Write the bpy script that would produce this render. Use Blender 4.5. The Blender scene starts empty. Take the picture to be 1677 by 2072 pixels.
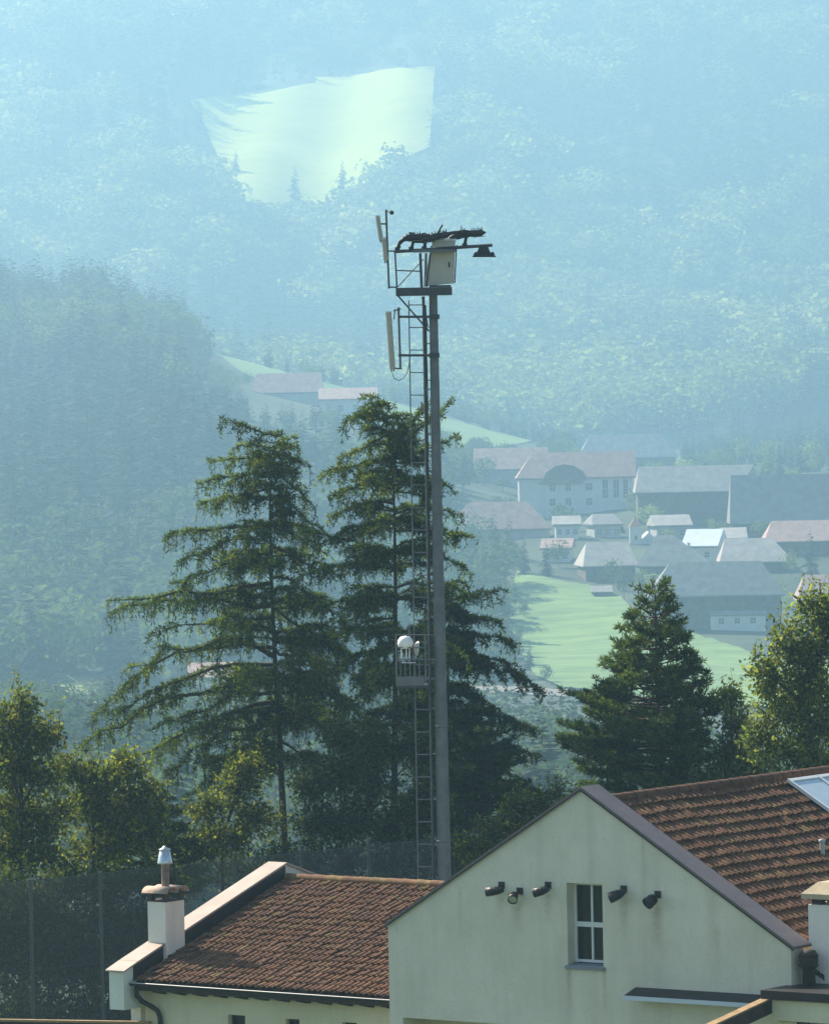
import bpy, math, random
import numpy as np
from mathutils import Vector, Matrix
from mathutils.geometry import delaunay_2d_cdt

# ---------------------------------------------------------------- camera, world, sun, exposure
sc = bpy.context.scene
FPX, CX, CY, CAMH = 11250.0, 838.5, 1036.0, 20.0
ROLL, HORY = math.radians(1.1), 740.0
_p = -math.atan((CY - HORY) / FPX)
FW = np.array([0, math.cos(_p), math.sin(_p)])
_U = np.array([0, -math.sin(_p), math.cos(_p)])
_X = np.array([1.0, 0, 0])
CRX = math.cos(ROLL) * _X - math.sin(ROLL) * _U
CUP = math.sin(ROLL) * _X + math.cos(ROLL) * _U
CAM = np.array([0, 0, CAMH])
cam = bpy.data.objects.new('camera', bpy.data.cameras.new('camera'))
sc.collection.objects.link(cam)
cam.data.sensor_fit = 'VERTICAL'
cam.data.sensor_height = 36
cam.data.lens = FPX / 2072 * 36
cam.data.clip_start = 1
cam.data.clip_end = 12000
cam.matrix_world = Matrix(((CRX[0], CUP[0], -FW[0], CAM[0]), (CRX[1], CUP[1], -FW[1], CAM[1]),
                           (CRX[2], CUP[2], -FW[2], CAM[2]), (0, 0, 0, 1)))
sc.camera = cam

SUN_EL, SUN_AZ = math.radians(40), math.radians(-44)      # azimuth clockwise from +Y: behind the scene, to the left
world = bpy.data.worlds.new('World')
sc.world = world
world.use_nodes = True
wn = world.node_tree
sky = wn.nodes.new('ShaderNodeTexSky')
sky.sky_type = 'NISHITA'
sky.sun_disc = False
sky.sun_elevation = SUN_EL
sky.sun_rotation = SUN_AZ % (2 * math.pi)
sky.altitude = 900
sky.air_density = 1.2
sky.dust_density = 1.5
bg = wn.nodes['Background']
wn.links.new(sky.outputs[0], bg.inputs[0])
bg.inputs[1].default_value = 0.075
sl = bpy.data.lights.new('sun', 'SUN')
sl.energy = 5.0
sl.angle = math.radians(0.5)
sl.color = (1.0, 0.91, 0.77)
sun = bpy.data.objects.new('sun', sl)
sc.collection.objects.link(sun)
SD = np.array([math.sin(SUN_AZ) * math.cos(SUN_EL), math.cos(SUN_AZ) * math.cos(SUN_EL), math.sin(SUN_EL)])
sun.rotation_euler = Vector(SD).to_track_quat('Z', 'Y').to_euler()
sc.view_settings.view_transform = 'Standard'
sc.view_settings.look = 'None'
sc.view_settings.gamma = 1
sc.view_settings.use_curve_mapping = False
sc.view_settings.exposure = 1.3
sc.cycles.volume_bounces = 1
sc.cycles.max_bounces = 6
sc.cycles.transparent_max_bounces = 8
HAZE_DENSITY, HAZE_COLOR, HAZE_G = 0.00028, (0.345, 0.59, 0.765, 1), 0.42

# ---------------------------------------------------------------- pixel -> world helpers (photo pixels 1677 x 2072)
def ray(px, py): return FW + (px - CX) / FPX * CRX - (py - CY) / FPX * CUP
def at(px, py, Y):
    d = ray(px, py)
    return CAM + d * (Y / d[1])
def onplane(px, py, P, n):
    d = ray(px, py)
    return CAM + d * (np.dot(np.asarray(P) - CAM, n) / np.dot(d, n))
def project(P):
    q = np.asarray(P) - CAM
    k = q @ FW
    return CX + FPX * (q @ CRX) / k, CY - FPX * (q @ CUP) / k
def V(*a): return np.array(a, float)
def unit(v):
    v = np.asarray(v, float)
    return v / (np.linalg.norm(v) + 1e-12)
ZUP = V(0, 0, 1)

# ---------------------------------------------------------------- objects
LOC = {}
def link(o):
    sc.collection.objects.link(o)
    return o
def tag(o, label=None, cat=None, group=None, kind=None):
    if label: o['label'] = label
    if cat: o['category'] = cat
    if group: o['group'] = group
    if kind: o['kind'] = kind
    return o
def thing(name, loc, label, cat, group=None):
    o = link(bpy.data.objects.new(name, None))
    o.location = Vector(loc)
    o.empty_display_size = 0.2
    LOC[o.name] = np.asarray(loc, float)
    return tag(o, label, cat, group)
def put(name, me, parent=None, base=None, label=None, cat=None, group=None, kind=None):
    """links a mesh whose vertices are in world coordinates; the origin becomes the parent's, or its own base"""
    n = len(me.vertices)
    co = np.empty(n * 3)
    me.vertices.foreach_get('co', co)
    co = co.reshape(-1, 3)
    if parent is not None: off = LOC[parent.name]
    elif base is not None: off = np.asarray(base, float)
    else: off = V((co[:, 0].min() + co[:, 0].max()) / 2, (co[:, 1].min() + co[:, 1].max()) / 2, co[:, 2].min())
    me.vertices.foreach_set('co', (co - off).ravel())
    o = link(bpy.data.objects.new(name, me))
    LOC[o.name] = off
    if parent is not None: o.parent = parent
    else: o.location = Vector(off)
    return tag(o, label, cat, group, kind)

class MB:
    """collects shapes in world coordinates into one mesh"""
    def __init__(s): s.v, s.f, s.m, s.sm = [], [], [], []
    def add(s, vs, fs, mi=0, smooth=False):
        b = len(s.v)
        s.v.extend([tuple(map(float, v)) for v in vs])
        for f in fs:
            s.f.append([i + b for i in f]); s.m.append(mi); s.sm.append(smooth)
        return s
    def box(s, o, a, b, c, mi=0):
        """corner o, edge vectors a b c (right-handed)"""
        o, a, b, c = (np.asarray(q, float) for q in (o, a, b, c))
        if np.dot(np.cross(a, b), c) < 0: a, b = b, a
        vs = [o, o + a, o + a + b, o + b, o + c, o + a + c, o + a + b + c, o + b + c]
        return s.add(vs, [(3, 2, 1, 0), (4, 5, 6, 7), (0, 1, 5, 4), (1, 2, 6, 5), (2, 3, 7, 6), (3, 0, 4, 7)], mi)
    def cbox(s, c, a, b, d, mi=0):
        return s.box(np.asarray(c) - np.asarray(a) / 2 - np.asarray(b) / 2 - np.asarray(d) / 2, a, b, d, mi)
    def prism(s, poly, ext, mi=0):
        """poly: list of 3-D points (planar), extruded by vector ext"""
        poly = [np.asarray(p, float) for p in poly]; ext = np.asarray(ext, float); n = len(poly)
        nrm = np.zeros(3)
        for i in range(1, n - 1): nrm += np.cross(poly[i] - poly[0], poly[i + 1] - poly[0])
        if np.dot(nrm, ext) > 0: poly = poly[::-1]
        vs = poly + [p + ext for p in poly]
        fs = [tuple(range(n)), tuple(range(2 * n - 1, n - 1, -1))]
        for i in range(n):
            j = (i + 1) % n
            fs.append((j, i, i + n, j + n))
        return s.add(vs, fs, mi)
    def tube(s, path, rad, sides=6, mi=0, caps=True, smooth=True):
        path = np.asarray(path, float); n = len(path)
        rad = np.broadcast_to(np.asarray(rad, float), (n,))
        t = np.gradient(path, axis=0)
        t /= (np.linalg.norm(t, axis=1, keepdims=True) + 1e-12)
        ref = ZUP if abs(t[0][2]) < 0.9 else V(1, 0, 0)
        vs = []
        u = unit(np.cross(t[0], ref))
        for i in range(n):
            u = unit(u - t[i] * np.dot(u, t[i]))
            w = np.cross(t[i], u)
            for k in range(sides):
                a = 2 * math.pi * k / sides
                vs.append(path[i] + rad[i] * (math.cos(a) * u + math.sin(a) * w))
        fs = [(i * sides + k, i * sides + (k + 1) % sides, (i + 1) * sides + (k + 1) % sides, (i + 1) * sides + k)
              for i in range(n - 1) for k in range(sides)]
        s.add(vs, fs, mi, smooth)
        if caps:
            s.add(vs[:sides], [tuple(range(sides))[::-1]], mi); s.add(vs[-sides:], [tuple(range(sides))], mi)
        return s
    def lathe(s, base, prof, axis=ZUP, sides=16, mi=0, smooth=True):
        axis = unit(axis); base = np.asarray(base, float)
        path = [base + axis * h for r, h in prof]
        u = unit(np.cross(axis, V(0.31, 0.95, 0.1))); w = np.cross(axis, u)
        vs = [p + r * (math.cos(2 * math.pi * k / sides) * u + math.sin(2 * math.pi * k / sides) * w)
              for p, (r, h) in zip(path, prof) for k in range(sides)]
        n = len(prof)
        fs = [(i * sides + k, i * sides + (k + 1) % sides, (i + 1) * sides + (k + 1) % sides, (i + 1) * sides + k)
              for i in range(n - 1) for k in range(sides)]
        return s.add(vs, fs, mi, smooth)
    def mesh(s, name, mats):
        me = bpy.data.meshes.new(name)
        me.from_pydata(s.v, [], s.f)
        for m in (mats if isinstance(mats, (list, tuple)) else [mats]): me.materials.append(m)
        me.polygons.foreach_set('material_index', s.m)
        me.polygons.foreach_set('use_smooth', s.sm)
        me.update()
        return me
    def build(s, name, mats, parent=None, **k): return put(name, s.mesh(name, mats), parent, **k)

def np_mesh(name, verts, faces, mats, mat_idx=None, attr=None, smooth=False):
    """verts n x 3, faces m x k (all k-gons)"""
    verts = np.asarray(verts, np.float32); faces = np.asarray(faces, np.int32)
    m, k = faces.shape
    me = bpy.data.meshes.new(name)
    me.vertices.add(len(verts)); me.vertices.foreach_set('co', verts.ravel())
    me.loops.add(m * k); me.loops.foreach_set('vertex_index', faces.ravel())
    me.polygons.add(m)
    me.polygons.foreach_set('loop_start', np.arange(0, m * k, k, dtype=np.int32))
    me.polygons.foreach_set('loop_total', np.full(m, k, np.int32))
    for q in (mats if isinstance(mats, (list, tuple)) else [mats]): me.materials.append(q)
    if mat_idx is not None: me.polygons.foreach_set('material_index', np.asarray(mat_idx, np.int32))
    if smooth: me.polygons.foreach_set('use_smooth', np.ones(m, bool))
    if attr is not None:
        for an, av in attr.items():
            a = me.attributes.new(an, 'FLOAT', 'POINT')
            a.data.foreach_set('value', np.asarray(av, np.float32))
    me.update(calc_edges=True)
    return me

# ---------------------------------------------------------------- materials
def mat(name, col, rough=0.8, var=0.0, scale=2.0, col2=None, bump=0.0, bscale=None, metal=0.0, spec=0.3, stretch=None, detail=6, objrand=0.0, space='Object'):
    m = bpy.data.materials.new(name); m.use_nodes = True
    nt = m.node_tree; b = nt.nodes['Principled BSDF']
    b.inputs['Roughness'].default_value = rough
    b.inputs['Metallic'].default_value = metal
    b.inputs['Specular IOR Level'].default_value = spec
    tc = nt.nodes.new('ShaderNodeTexCoord')
    src = tc.outputs[space]
    if space == 'World':
        pass
    if stretch:
        mp = nt.nodes.new('ShaderNodeMapping'); mp.inputs['Scale'].default_value = stretch
        nt.links.new(src, mp.inputs[0]); src = mp.outputs[0]
    c = tuple(col) + (1,)
    if var > 0 or col2 is not None:
        n = nt.nodes.new('ShaderNodeTexNoise'); n.inputs['Scale'].default_value = scale; n.inputs['Detail'].default_value = detail
        n.inputs['Roughness'].default_value = 0.65
        nt.links.new(src, n.inputs['Vector'])
        r = nt.nodes.new('ShaderNodeValToRGB')
        r.color_ramp.elements[0].position = 0.36; r.color_ramp.elements[1].position = 0.66
        lo = tuple(x * (1 - var) for x in col) + (1,)
        r.color_ramp.elements[0].color = lo
        r.color_ramp.elements[1].color = (tuple(col2) if col2 is not None else tuple(min(1, x * (1 + var)) for x in col)) + (1,)
        nt.links.new(n.outputs[0], r.inputs[0]); out = r.outputs[0]
    else:
        rgb = nt.nodes.new('ShaderNodeRGB'); rgb.outputs[0].default_value = c; out = rgb.outputs[0]
    if objrand > 0:
        oi = nt.nodes.new('ShaderNodeObjectInfo'); hs = nt.nodes.new('ShaderNodeHueSaturation')
        mr = nt.nodes.new('ShaderNodeMapRange'); mr.inputs[3].default_value = 1 - objrand; mr.inputs[4].default_value = 1 + objrand
        nt.links.new(oi.outputs['Random'], mr.inputs[0]); nt.links.new(mr.outputs[0], hs.inputs['Value'])
        nt.links.new(out, hs.inputs['Color']); out = hs.outputs[0]
    nt.links.new(out, b.inputs['Base Color'])
    if bump > 0:
        n2 = nt.nodes.new('ShaderNodeTexNoise'); n2.inputs['Scale'].default_value = bscale or scale * 8; n2.inputs['Detail'].default_value = 4
        nt.links.new(tc.outputs[space], n2.inputs['Vector'])
        bp = nt.nodes.new('ShaderNodeBump'); bp.inputs['Strength'].default_value = bump; bp.inputs['Distance'].default_value = 0.02
        nt.links.new(n2.outputs[0], bp.inputs['Height']); nt.links.new(bp.outputs[0], b.inputs['Normal'])
    return m

def plaster(name, c0, c1, dirt, streak=0.5):
    """render with broad blotches, fine grain and vertical rain streaks"""
    m = mat(name, c0, 0.95, 0.07, 0.55, col2=c1, bump=0.45, bscale=38, detail=8)
    nt = m.node_tree; b = nt.nodes['Principled BSDF']; src = b.inputs['Base Color'].links[0].from_socket
    tc = nt.nodes.new('ShaderNodeTexCoord')
    fac = None
    for sc_, st, lo, hi, amt in ((2.2, (1, 1, 0.09), 0.50, 0.78, streak), (9.0, (1, 1, 0.25), 0.60, 0.80, streak * 0.55), (26.0, (1, 1, 1), 0.60, 0.72, 0.5)):
        mp = nt.nodes.new('ShaderNodeMapping'); mp.inputs['Scale'].default_value = st; nt.links.new(tc.outputs['Object'], mp.inputs[0])
        n = nt.nodes.new('ShaderNodeTexNoise'); n.inputs['Scale'].default_value = sc_; n.inputs['Detail'].default_value = 7; nt.links.new(mp.outputs[0], n.inputs['Vector'])
        r = nt.nodes.new('ShaderNodeMapRange'); r.inputs[1].default_value = lo; r.inputs[2].default_value = hi; r.inputs[3].default_value = 0; r.inputs[4].default_value = amt; nt.links.new(n.outputs[0], r.inputs[0])
        mx = nt.nodes.new('ShaderNodeMix'); mx.data_type = 'RGBA'; nt.links.new(r.outputs[0], mx.inputs[0]); nt.links.new(src, mx.inputs[6]); mx.inputs[7].default_value = tuple(dirt) + (1,)
        src = mx.outputs[2]
    nt.links.new(src, b.inputs['Base Color'])
    return m

def leafmat(name, c0, c1, c2, trans=0.35, objrand=0.0):
    """three colours along the per-leaf attribute 'tint'"""
    m = bpy.data.materials.new(name); m.use_nodes = True
    nt = m.node_tree; nt.nodes.remove(nt.nodes['Principled BSDF'])
    a = nt.nodes.new('ShaderNodeAttribute'); a.attribute_name = 'tint'
    r = nt.nodes.new('ShaderNodeValToRGB')
    r.color_ramp.elements[0].color = c0 + (1,); r.color_ramp.elements[1].color = c2 + (1,)
    e = r.color_ramp.elements.new(0.5); e.color = c1 + (1,)
    nt.links.new(a.outputs['Fac'], r.inputs[0]); out = r.outputs[0]
    if objrand > 0:
        oi = nt.nodes.new('ShaderNodeObjectInfo'); hs = nt.nodes.new('ShaderNodeHueSaturation')
        mr = nt.nodes.new('ShaderNodeMapRange'); mr.inputs[3].default_value = 1 - objrand; mr.inputs[4].default_value = 1 + objrand
        nt.links.new(oi.outputs['Random'], mr.inputs[0]); nt.links.new(mr.outputs[0], hs.inputs['Value'])
        nt.links.new(out, hs.inputs['Color']); out = hs.outputs[0]
    d = nt.nodes.new('ShaderNodeBsdfPrincipled'); d.inputs['Roughness'].default_value = 0.8; d.inputs['Specular IOR Level'].default_value = 0.08
    t = nt.nodes.new('ShaderNodeBsdfTranslucent')
    mx = nt.nodes.new('ShaderNodeMixShader'); mx.inputs[0].default_value = trans
    tm = nt.nodes.new('ShaderNodeMix'); tm.data_type = 'RGBA'; tm.blend_type = 'MULTIPLY'; tm.inputs[0].default_value = 1.0
    tm.inputs[7].default_value = (1.7, 1.9, 0.9, 1)      # light through a leaf is yellower than light off it
    nt.links.new(out, tm.inputs[6])
    nt.links.new(out, d.inputs['Base Color']); nt.links.new(tm.outputs[2], t.inputs['Color'])
    nt.links.new(d.outputs[0], mx.inputs[1]); nt.links.new(t.outputs[0], mx.inputs[2])
    nt.links.new(mx.outputs[0], nt.nodes['Material Output'].inputs[0])
    return m

M = {}
M['forest_floor'] = mat('forest_floor', (0.035, 0.05, 0.025), 0.95, 0.4, 0.02, col2=(0.06, 0.08, 0.035))
M['grass'] = mat('grass', (0.12, 0.21, 0.055), 0.95, 0.25, 0.16, col2=(0.185, 0.275, 0.075), stretch=(0.35, 1, 1))
M['dry_grass'] = mat('dry_grass', (0.17, 0.22, 0.06), 0.95, 0.2, 0.05, col2=(0.24, 0.29, 0.09))
M['hay_meadow'] = mat('hay_meadow', (0.37, 0.40, 0.03), 0.95, 0.08, 0.05, col2=(0.43, 0.45, 0.045), stretch=(0.6, 1, 1))
M['gravel'] = mat('gravel', (0.20, 0.175, 0.15), 0.95, 0.15, 0.2)
M['lawn'] = mat('lawn', (0.05, 0.08, 0.025), 0.95, 0.3, 0.8)
M['bark'] = mat('bark', (0.045, 0.035, 0.03), 0.95, 0.4, 9, bump=0.6, bscale=30, stretch=(1, 1, 0.25))
M['bark_red'] = mat('bark_red', (0.09, 0.05, 0.035), 0.95, 0.4, 9, bump=0.6, bscale=30)
M['larch'] = leafmat('larch_needles', (0.018, 0.032, 0.013), (0.060, 0.088, 0.025), (0.16, 0.18, 0.038), 0.44)
M['spruce'] = leafmat('spruce_needles', (0.010, 0.020, 0.011), (0.024, 0.038, 0.016), (0.060, 0.078, 0.024), 0.3)
M['pine'] = leafmat('pine_needles', (0.016, 0.030, 0.013), (0.046, 0.070, 0.022), (0.115, 0.14, 0.036), 0.38)
M['oak'] = leafmat('broad_leaves', (0.022, 0.034, 0.011), (0.078, 0.092, 0.022), (0.23, 0.205, 0.036), 0.5)
M['willow'] = leafmat('pale_leaves', (0.036, 0.052, 0.018), (0.115, 0.135, 0.040), (0.26, 0.25, 0.075), 0.5)
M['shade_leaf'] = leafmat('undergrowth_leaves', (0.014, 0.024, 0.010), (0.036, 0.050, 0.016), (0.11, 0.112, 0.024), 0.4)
M['far_conifer'] = leafmat('far_conifer', (0.012, 0.026, 0.016), (0.026, 0.044, 0.022), (0.055, 0.075, 0.032), 0.2, 0.3)
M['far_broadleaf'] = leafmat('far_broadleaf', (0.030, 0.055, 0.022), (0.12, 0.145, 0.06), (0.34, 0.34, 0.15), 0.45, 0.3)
M['ridge_broadleaf'] = leafmat('ridge_broadleaf', (0.026, 0.048, 0.022), (0.050, 0.078, 0.034), (0.095, 0.12, 0.05), 0.35, 0.25)  # darker copy of far_broadleaf: the ridge slope's shade put into the colour
# ---------------------------------------------------------------- terrain
K = 1.3                                                # the valley lies this much farther off than the sketch distances below
ROWS = [(172, None),
 (300, [(0, 2060), (1677, 2060)]), (480, [(0, 1900), (1677, 1880)]), (800, [(0, 1560), (1677, 1540)]),
 (1000, [(0, 1460), (800, 1430), (1050, 1410), (1677, 1420)]),
 (1120, [(0, 1350), (900, 1310), (1677, 1300)]),
 (1250, [(0, 1180), (900, 1190), (1060, 1140), (1677, 1120)]),
 (1480, [(0, 960), (400, 900), (800, 950), (1100, 1010), (1677, 990)]),
 (2000, [(-400, 450), (0, 620), (200, 700), (440, 716), (720, 792), (900, 845), (1075, 893), (1300, 935), (1677, 900)]),
 (2270, [(-400, 560), (0, 740), (440, 800), (1075, 960), (1677, 860)]),
 (2520, [(0, 790), (800, 830), (1100, 840), (1677, 790)]),
 (2850, [(0, 650), (500, 690), (1000, 700), (1677, 655)]),
 (3180, [(0, 440), (900, 425), (1677, 415)]),
 (3540, [(0, 200), (1677, 175)]), (3860, [(0, -20), (1677, -50)]), (4180, [(0, -230), (1677, -260)])]
RD = np.array([r[0] if r[0] < 400 else r[0] * K for r in ROWS], float)
_A = np.linspace(-0.2, 0.2, 161)
_T = []
for (d_, pts), d in zip(ROWS, RD):
    if pts is None: _T.append(np.full(161, -CAMH / d)); continue
    q = [ray(px, py) for px, py in pts]
    a = np.array([v[0] / v[1] for v in q]); t = np.array([v[2] / v[1] for v in q])
    _T.append(np.interp(_A, a, t))
_Z = np.array(_T) * RD[:, None] + CAMH
def _mono(x, xs, Z):
    """monotone cubic along distance, for every azimuth column; returns len(x) x ncol"""
    h = np.diff(xs)[:, None]; dl = np.diff(Z, axis=0) / h
    m = np.zeros_like(Z); m[0], m[-1] = dl[0], dl[-1]
    same = dl[:-1] * dl[1:] > 0
    w = 2 * dl[:-1] * dl[1:] / np.where(same, dl[:-1] + dl[1:], 1)
    m[1:-1] = np.where(same, w, 0)
    i = np.clip(np.searchsorted(xs, x) - 1, 0, len(xs) - 2)
    hh = (xs[i + 1] - xs[i])[:, None]; s = ((x - xs[i])[:, None]) / hh
    return ((2 * s**3 - 3 * s**2 + 1) * Z[i] + (s**3 - 2 * s**2 + s) * hh * m[i] + (-2 * s**3 + 3 * s**2) * Z[i + 1] + (s**3 - s**2) * hh * m[i + 1])
DG = np.concatenate([np.arange(172, 1300, 20), np.arange(1300, 2600, 12), np.arange(2600, 5430, 25), [5434]]).astype(float)
ZG = _mono(DG, RD, _Z)
_F = np.clip((DG - 3400) / 500, 0, 1)[:, None]
ZG += _F * (11 * np.sin(_A * 118 + DG[:, None] * 0.0016) + 6 * np.sin(_A * 290 - DG[:, None] * 0.004 + 1) + 5 * np.sin(DG[:, None] * 0.021 + _A * 60))
_F = (np.clip((DG - 1900) / 250, 0, 1) * np.clip((2700 - DG) / 150, 0, 1))[:, None] * np.clip((-_A - 0.036) / 0.012, 0, 1)
ZG += _F * (7 * np.sin(_A * 210 + 0.6) + 4 * np.sin(DG[:, None] * 0.03))
ZG += (np.clip((DG - 300) / 900, 0, 1)[:, None] * (0.9 * np.sin(DG[:, None] * 0.041 + _A * 60) + 0.7 * np.sin(DG[:, None] * 0.017 - _A * 130 + 1.3)))
def tz(x, y):
    """terrain height at world x, y (arrays)"""
    x, y = np.asarray(x, float), np.asarray(y, float)
    yy = np.clip(y, DG[0], DG[-1])
    a = np.clip(x / yy, _A[0], _A[-1] - 1e-9)
    fa = (a - _A[0]) / (_A[1] - _A[0]); ia = np.clip(fa.astype(int), 0, len(_A) - 2); fa = fa - ia
    ir = np.clip(np.searchsorted(DG, yy) - 1, 0, len(DG) - 2); fr = (yy - DG[ir]) / (DG[ir + 1] - DG[ir])
    return ((ZG[ir, ia] * (1 - fa) + ZG[ir, ia + 1] * fa) * (1 - fr) + (ZG[ir + 1, ia] * (1 - fa) + ZG[ir + 1, ia + 1] * fa) * fr)
def hit(px, py, dmin=180.0, dmax=5425.0):
    """first point where the sight line through a photo pixel meets the terrain"""
    d = ray(px, py); s = np.arange(dmin if dmin < 200 else dmin * K, dmax, 3.0)
    z = CAMH + d[2] / d[1] * s; g = tz(d[0] / d[1] * s, s)
    k = np.nonzero(z <= g)[0]
    k = k[0] if len(k) else len(s) - 1
    Y = s[k]
    return V(d[0] / d[1] * Y, Y, float(tz(d[0] / d[1] * Y, Y)))

nd, na = ZG.shape
vx = (_A[None, :] * DG[:, None]); vy = np.broadcast_to(DG[:, None], vx.shape)
tv = np.stack([vx, vy, ZG], -1).reshape(-1, 3)
ii = (np.arange(nd - 1)[:, None] * na + np.arange(na - 1)[None, :]).ravel()
put('hills', np_mesh('hills', tv, np.stack([ii, ii + 1, ii + na + 1, ii + na], 1), M['forest_floor'], smooth=True), base=(0, 172, 0), kind='structure')
g = MB()
gx = [-420, 420]
g.add([(-420, -420, 0), (420, -420, 0), (420, 172, 0), (-420, 172, 0)], [(0, 1, 2, 3)])
g.build('ground', M['lawn'], base=(0, 0, 0), kind='structure')

def inside(poly, x, y):
    poly = np.asarray(poly); r = np.zeros(np.shape(x), bool); n = len(poly)
    for i in range(n):
        x1, y1 = poly[i]; x2, y2 = poly[(i + 1) % n]
        c = ((y1 > y) != (y2 > y)) & (x < (x2 - x1) * (y - y1) / (y2 - y1 + 1e-12) + x1)
        r ^= c
    return r
MEADOWS = []
def sheet(name, pix, m, kind='structure', dmin=180, lift=0.35, step=None, wob=0.0):
    """a patch of other ground on the hillside; the outline is where the sight lines meet the terrain"""
    pts = []
    for i in range(len(pix)):
        (x1, y1), (x2, y2) = pix[i], pix[(i + 1) % len(pix)]
        k = max(1, int(math.hypot(x2 - x1, y2 - y1) / 14))
        for j in range(k): pts.append((x1 + (x2 - x1) * j / k, y1 + (y2 - y1) * j / k))
    jr = random.Random(len(MEADOWS))
    w = np.array([hit(px + jr.uniform(-2, 2), py + jr.uniform(-1.2, 1.2), dmin)[:2] for px, py in pts])
    MEADOWS.append(w)
    lo, hi = w.min(0), w.max(0)
    st = step or max(4.0, (hi - lo).max() / 70)
    X, Y = np.meshgrid(np.arange(lo[0], hi[0], st), np.arange(lo[1], hi[1], st), indexing='ij')
    gp = np.stack([X.ravel(), Y.ravel()], 1)
    gp = gp[inside(w, gp[:, 0], gp[:, 1])]
    n = len(w)
    r = delaunay_2d_cdt([Vector(p) for p in w] + [Vector(p) for p in gp], [(i, (i + 1) % n) for i in range(n)], [], 1, 1e-4)
    v2 = np.array([tuple(p) for p in r[0]])
    f = np.array([tuple(q) for q in r[2]])
    vv = np.stack([v2[:, 0], v2[:, 1], tz(v2[:, 0], v2[:, 1]) + lift], -1)
    o = put(name, np_mesh(name, vv, f, m, smooth=True), kind=kind)
    up = sum(p.normal.z * p.area for p in o.data.polygons)
    if up < 0: o.data.flip_normals()
    return o
sheet('meadow', [(384, 208), (440, 198), (500, 196), (560, 188), (600, 176), (640, 172), (636, 160), (700, 160), (790, 142), (880, 138), (876, 200), (868, 300), (810, 330), (760, 360), (715, 400), (650, 450), (600, 430), (540, 430), (475, 400), (445, 330), (415, 260)], M['hay_meadow'], dmin=2400, lift=1.6, step=5.5)
sheet('meadow', [(438, 716), (520, 737), (620, 768), (720, 792), (900, 846), (1075, 894), (1010, 905), (930, 905), (900, 880), (720, 815), (560, 785), (490, 755)], M['grass'], dmin=1000)
sheet('meadow', [(1045, 1158), (1062, 1160), (1120, 1178), (1190, 1190), (1255, 1212), (1300, 1260), (1400, 1285), (1560, 1340), (1700, 1350), (1700, 1440), (1400, 1430), (1140, 1395), (1085, 1375), (1030, 1290), (1035, 1215)], M['grass'], dmin=900, lift=0.6, step=4)
sheet('field', [(95, 1378), (140, 1368), (200, 1420), (220, 1470), (150, 1440)], M['dry_grass'], dmin=700)
sheet('field', [(1605, 722), (1700, 750), (1700, 800), (1640, 775)], M['grass'], dmin=2200)
sheet('road', [(330, 1400), (480, 1372), (700, 1368), (900, 1385), (1150, 1400), (1150, 1412), (900, 1400), (700, 1384), (480, 1390), (330, 1416)], M['gravel'], dmin=700, step=4)
sheet('field', [(180, 1440), (300, 1425), (520, 1440), (720, 1470), (720, 1560), (400, 1540), (200, 1480)], M['gravel'], dmin=600)
VILLAGE = np.array([hit(px, py, 700)[:2] for px, py in [(900, 1010), (1000, 960), (1200, 930), (1400, 965), (1700, 960), (1700, 1240), (1560, 1300), (1250, 1210), (1100, 1160), (900, 1120)]])

# ---------------------------------------------------------------- far trees: templates
RNG = np.random.default_rng(11)
def diamonds(c, d, s, ln, wd):
    """leaf-like quads: base, side, tip, side"""
    c, d, s = np.asarray(c), np.asarray(d), np.asarray(s)
    ln = np.asarray(ln)[:, None]; wd = np.asarray(wd)[:, None]
    v = np.stack([c, c + d * ln * 0.45 + s * wd * 0.5, c + d * ln, c + d * ln * 0.45 - s * wd * 0.5], 1)
    n = len(c)
    return v.reshape(-1, 3), np.arange(n * 4).reshape(n, 4)
def norm(a): return a / (np.linalg.norm(a, axis=1, keepdims=True) + 1e-9)
def spruce_template(seed, whorls, per, slim=0.2):
    r = np.random.default_rng(seed); C, D, S, L, W, T = [], [], [], [], [], []
    for i in range(whorls):
        t = (i + 0.3) / whorls; h = 0.06 + 0.92 * t
        R = slim * (1 - t) ** 0.85 * (0.8 + 0.4 * r.random()) + 0.012
        for k in range(max(4, int(per * (1 - 0.55 * t)))):
            a = r.random() * 6.283; rr = R * (0.65 + 0.55 * r.random())
            dv = V(math.cos(a), math.sin(a), 0.12 - 1.15 * (1 - t) * (0.4 + 0.5 * r.random()))
            C.append(V(0, 0, h + 0.02 * r.normal())); D.append(unit(dv)); S.append(unit(V(-math.sin(a), math.cos(a), 0.3 * r.normal())))
            L.append(rr * 1.1); W.append(rr * 0.42 + 0.015); T.append(np.clip(0.35 + 0.25 * r.normal(), 0, 1))
    return (*diamonds(C, D, S, L, W), np.repeat(T, 4))
def broad_template(seed, n, lobes=9, size=0.085):
    r = np.random.default_rng(seed)
    lc = r.normal(size=(lobes, 3)); lc = norm(lc) * V(0.24, 0.24, 0.26) * (0.5 + 0.5 * r.random((lobes, 1))) + V(0, 0, 0.6)
    lr = 0.12 + 0.09 * r.random(lobes)
    k = r.integers(0, lobes, n); nv = norm(r.normal(size=(n, 3)) + V(0, 0, 0.2))
    c = lc[k] + nv * (lr[k] * (0.86 + 0.2 * r.random(n)))[:, None]
    fn_ = norm(nv + 0.25 * r.normal(size=(n, 3)))                     # each leaf mass lies roughly along the crown's surface
    d = norm(np.cross(fn_, r.normal(size=(n, 3)))); s = np.cross(fn_, d)
    ln = size * (0.7 + 0.6 * r.random(n))
    t = np.clip(0.5 + 0.07 * r.normal(size=n) + 0.12 * (r.random(lobes)[k] - 0.5), 0, 1)
    return (*diamonds(c - d * ln[:, None] / 2, d, s, ln, ln * 0.8), np.repeat(t, 4))
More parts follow.
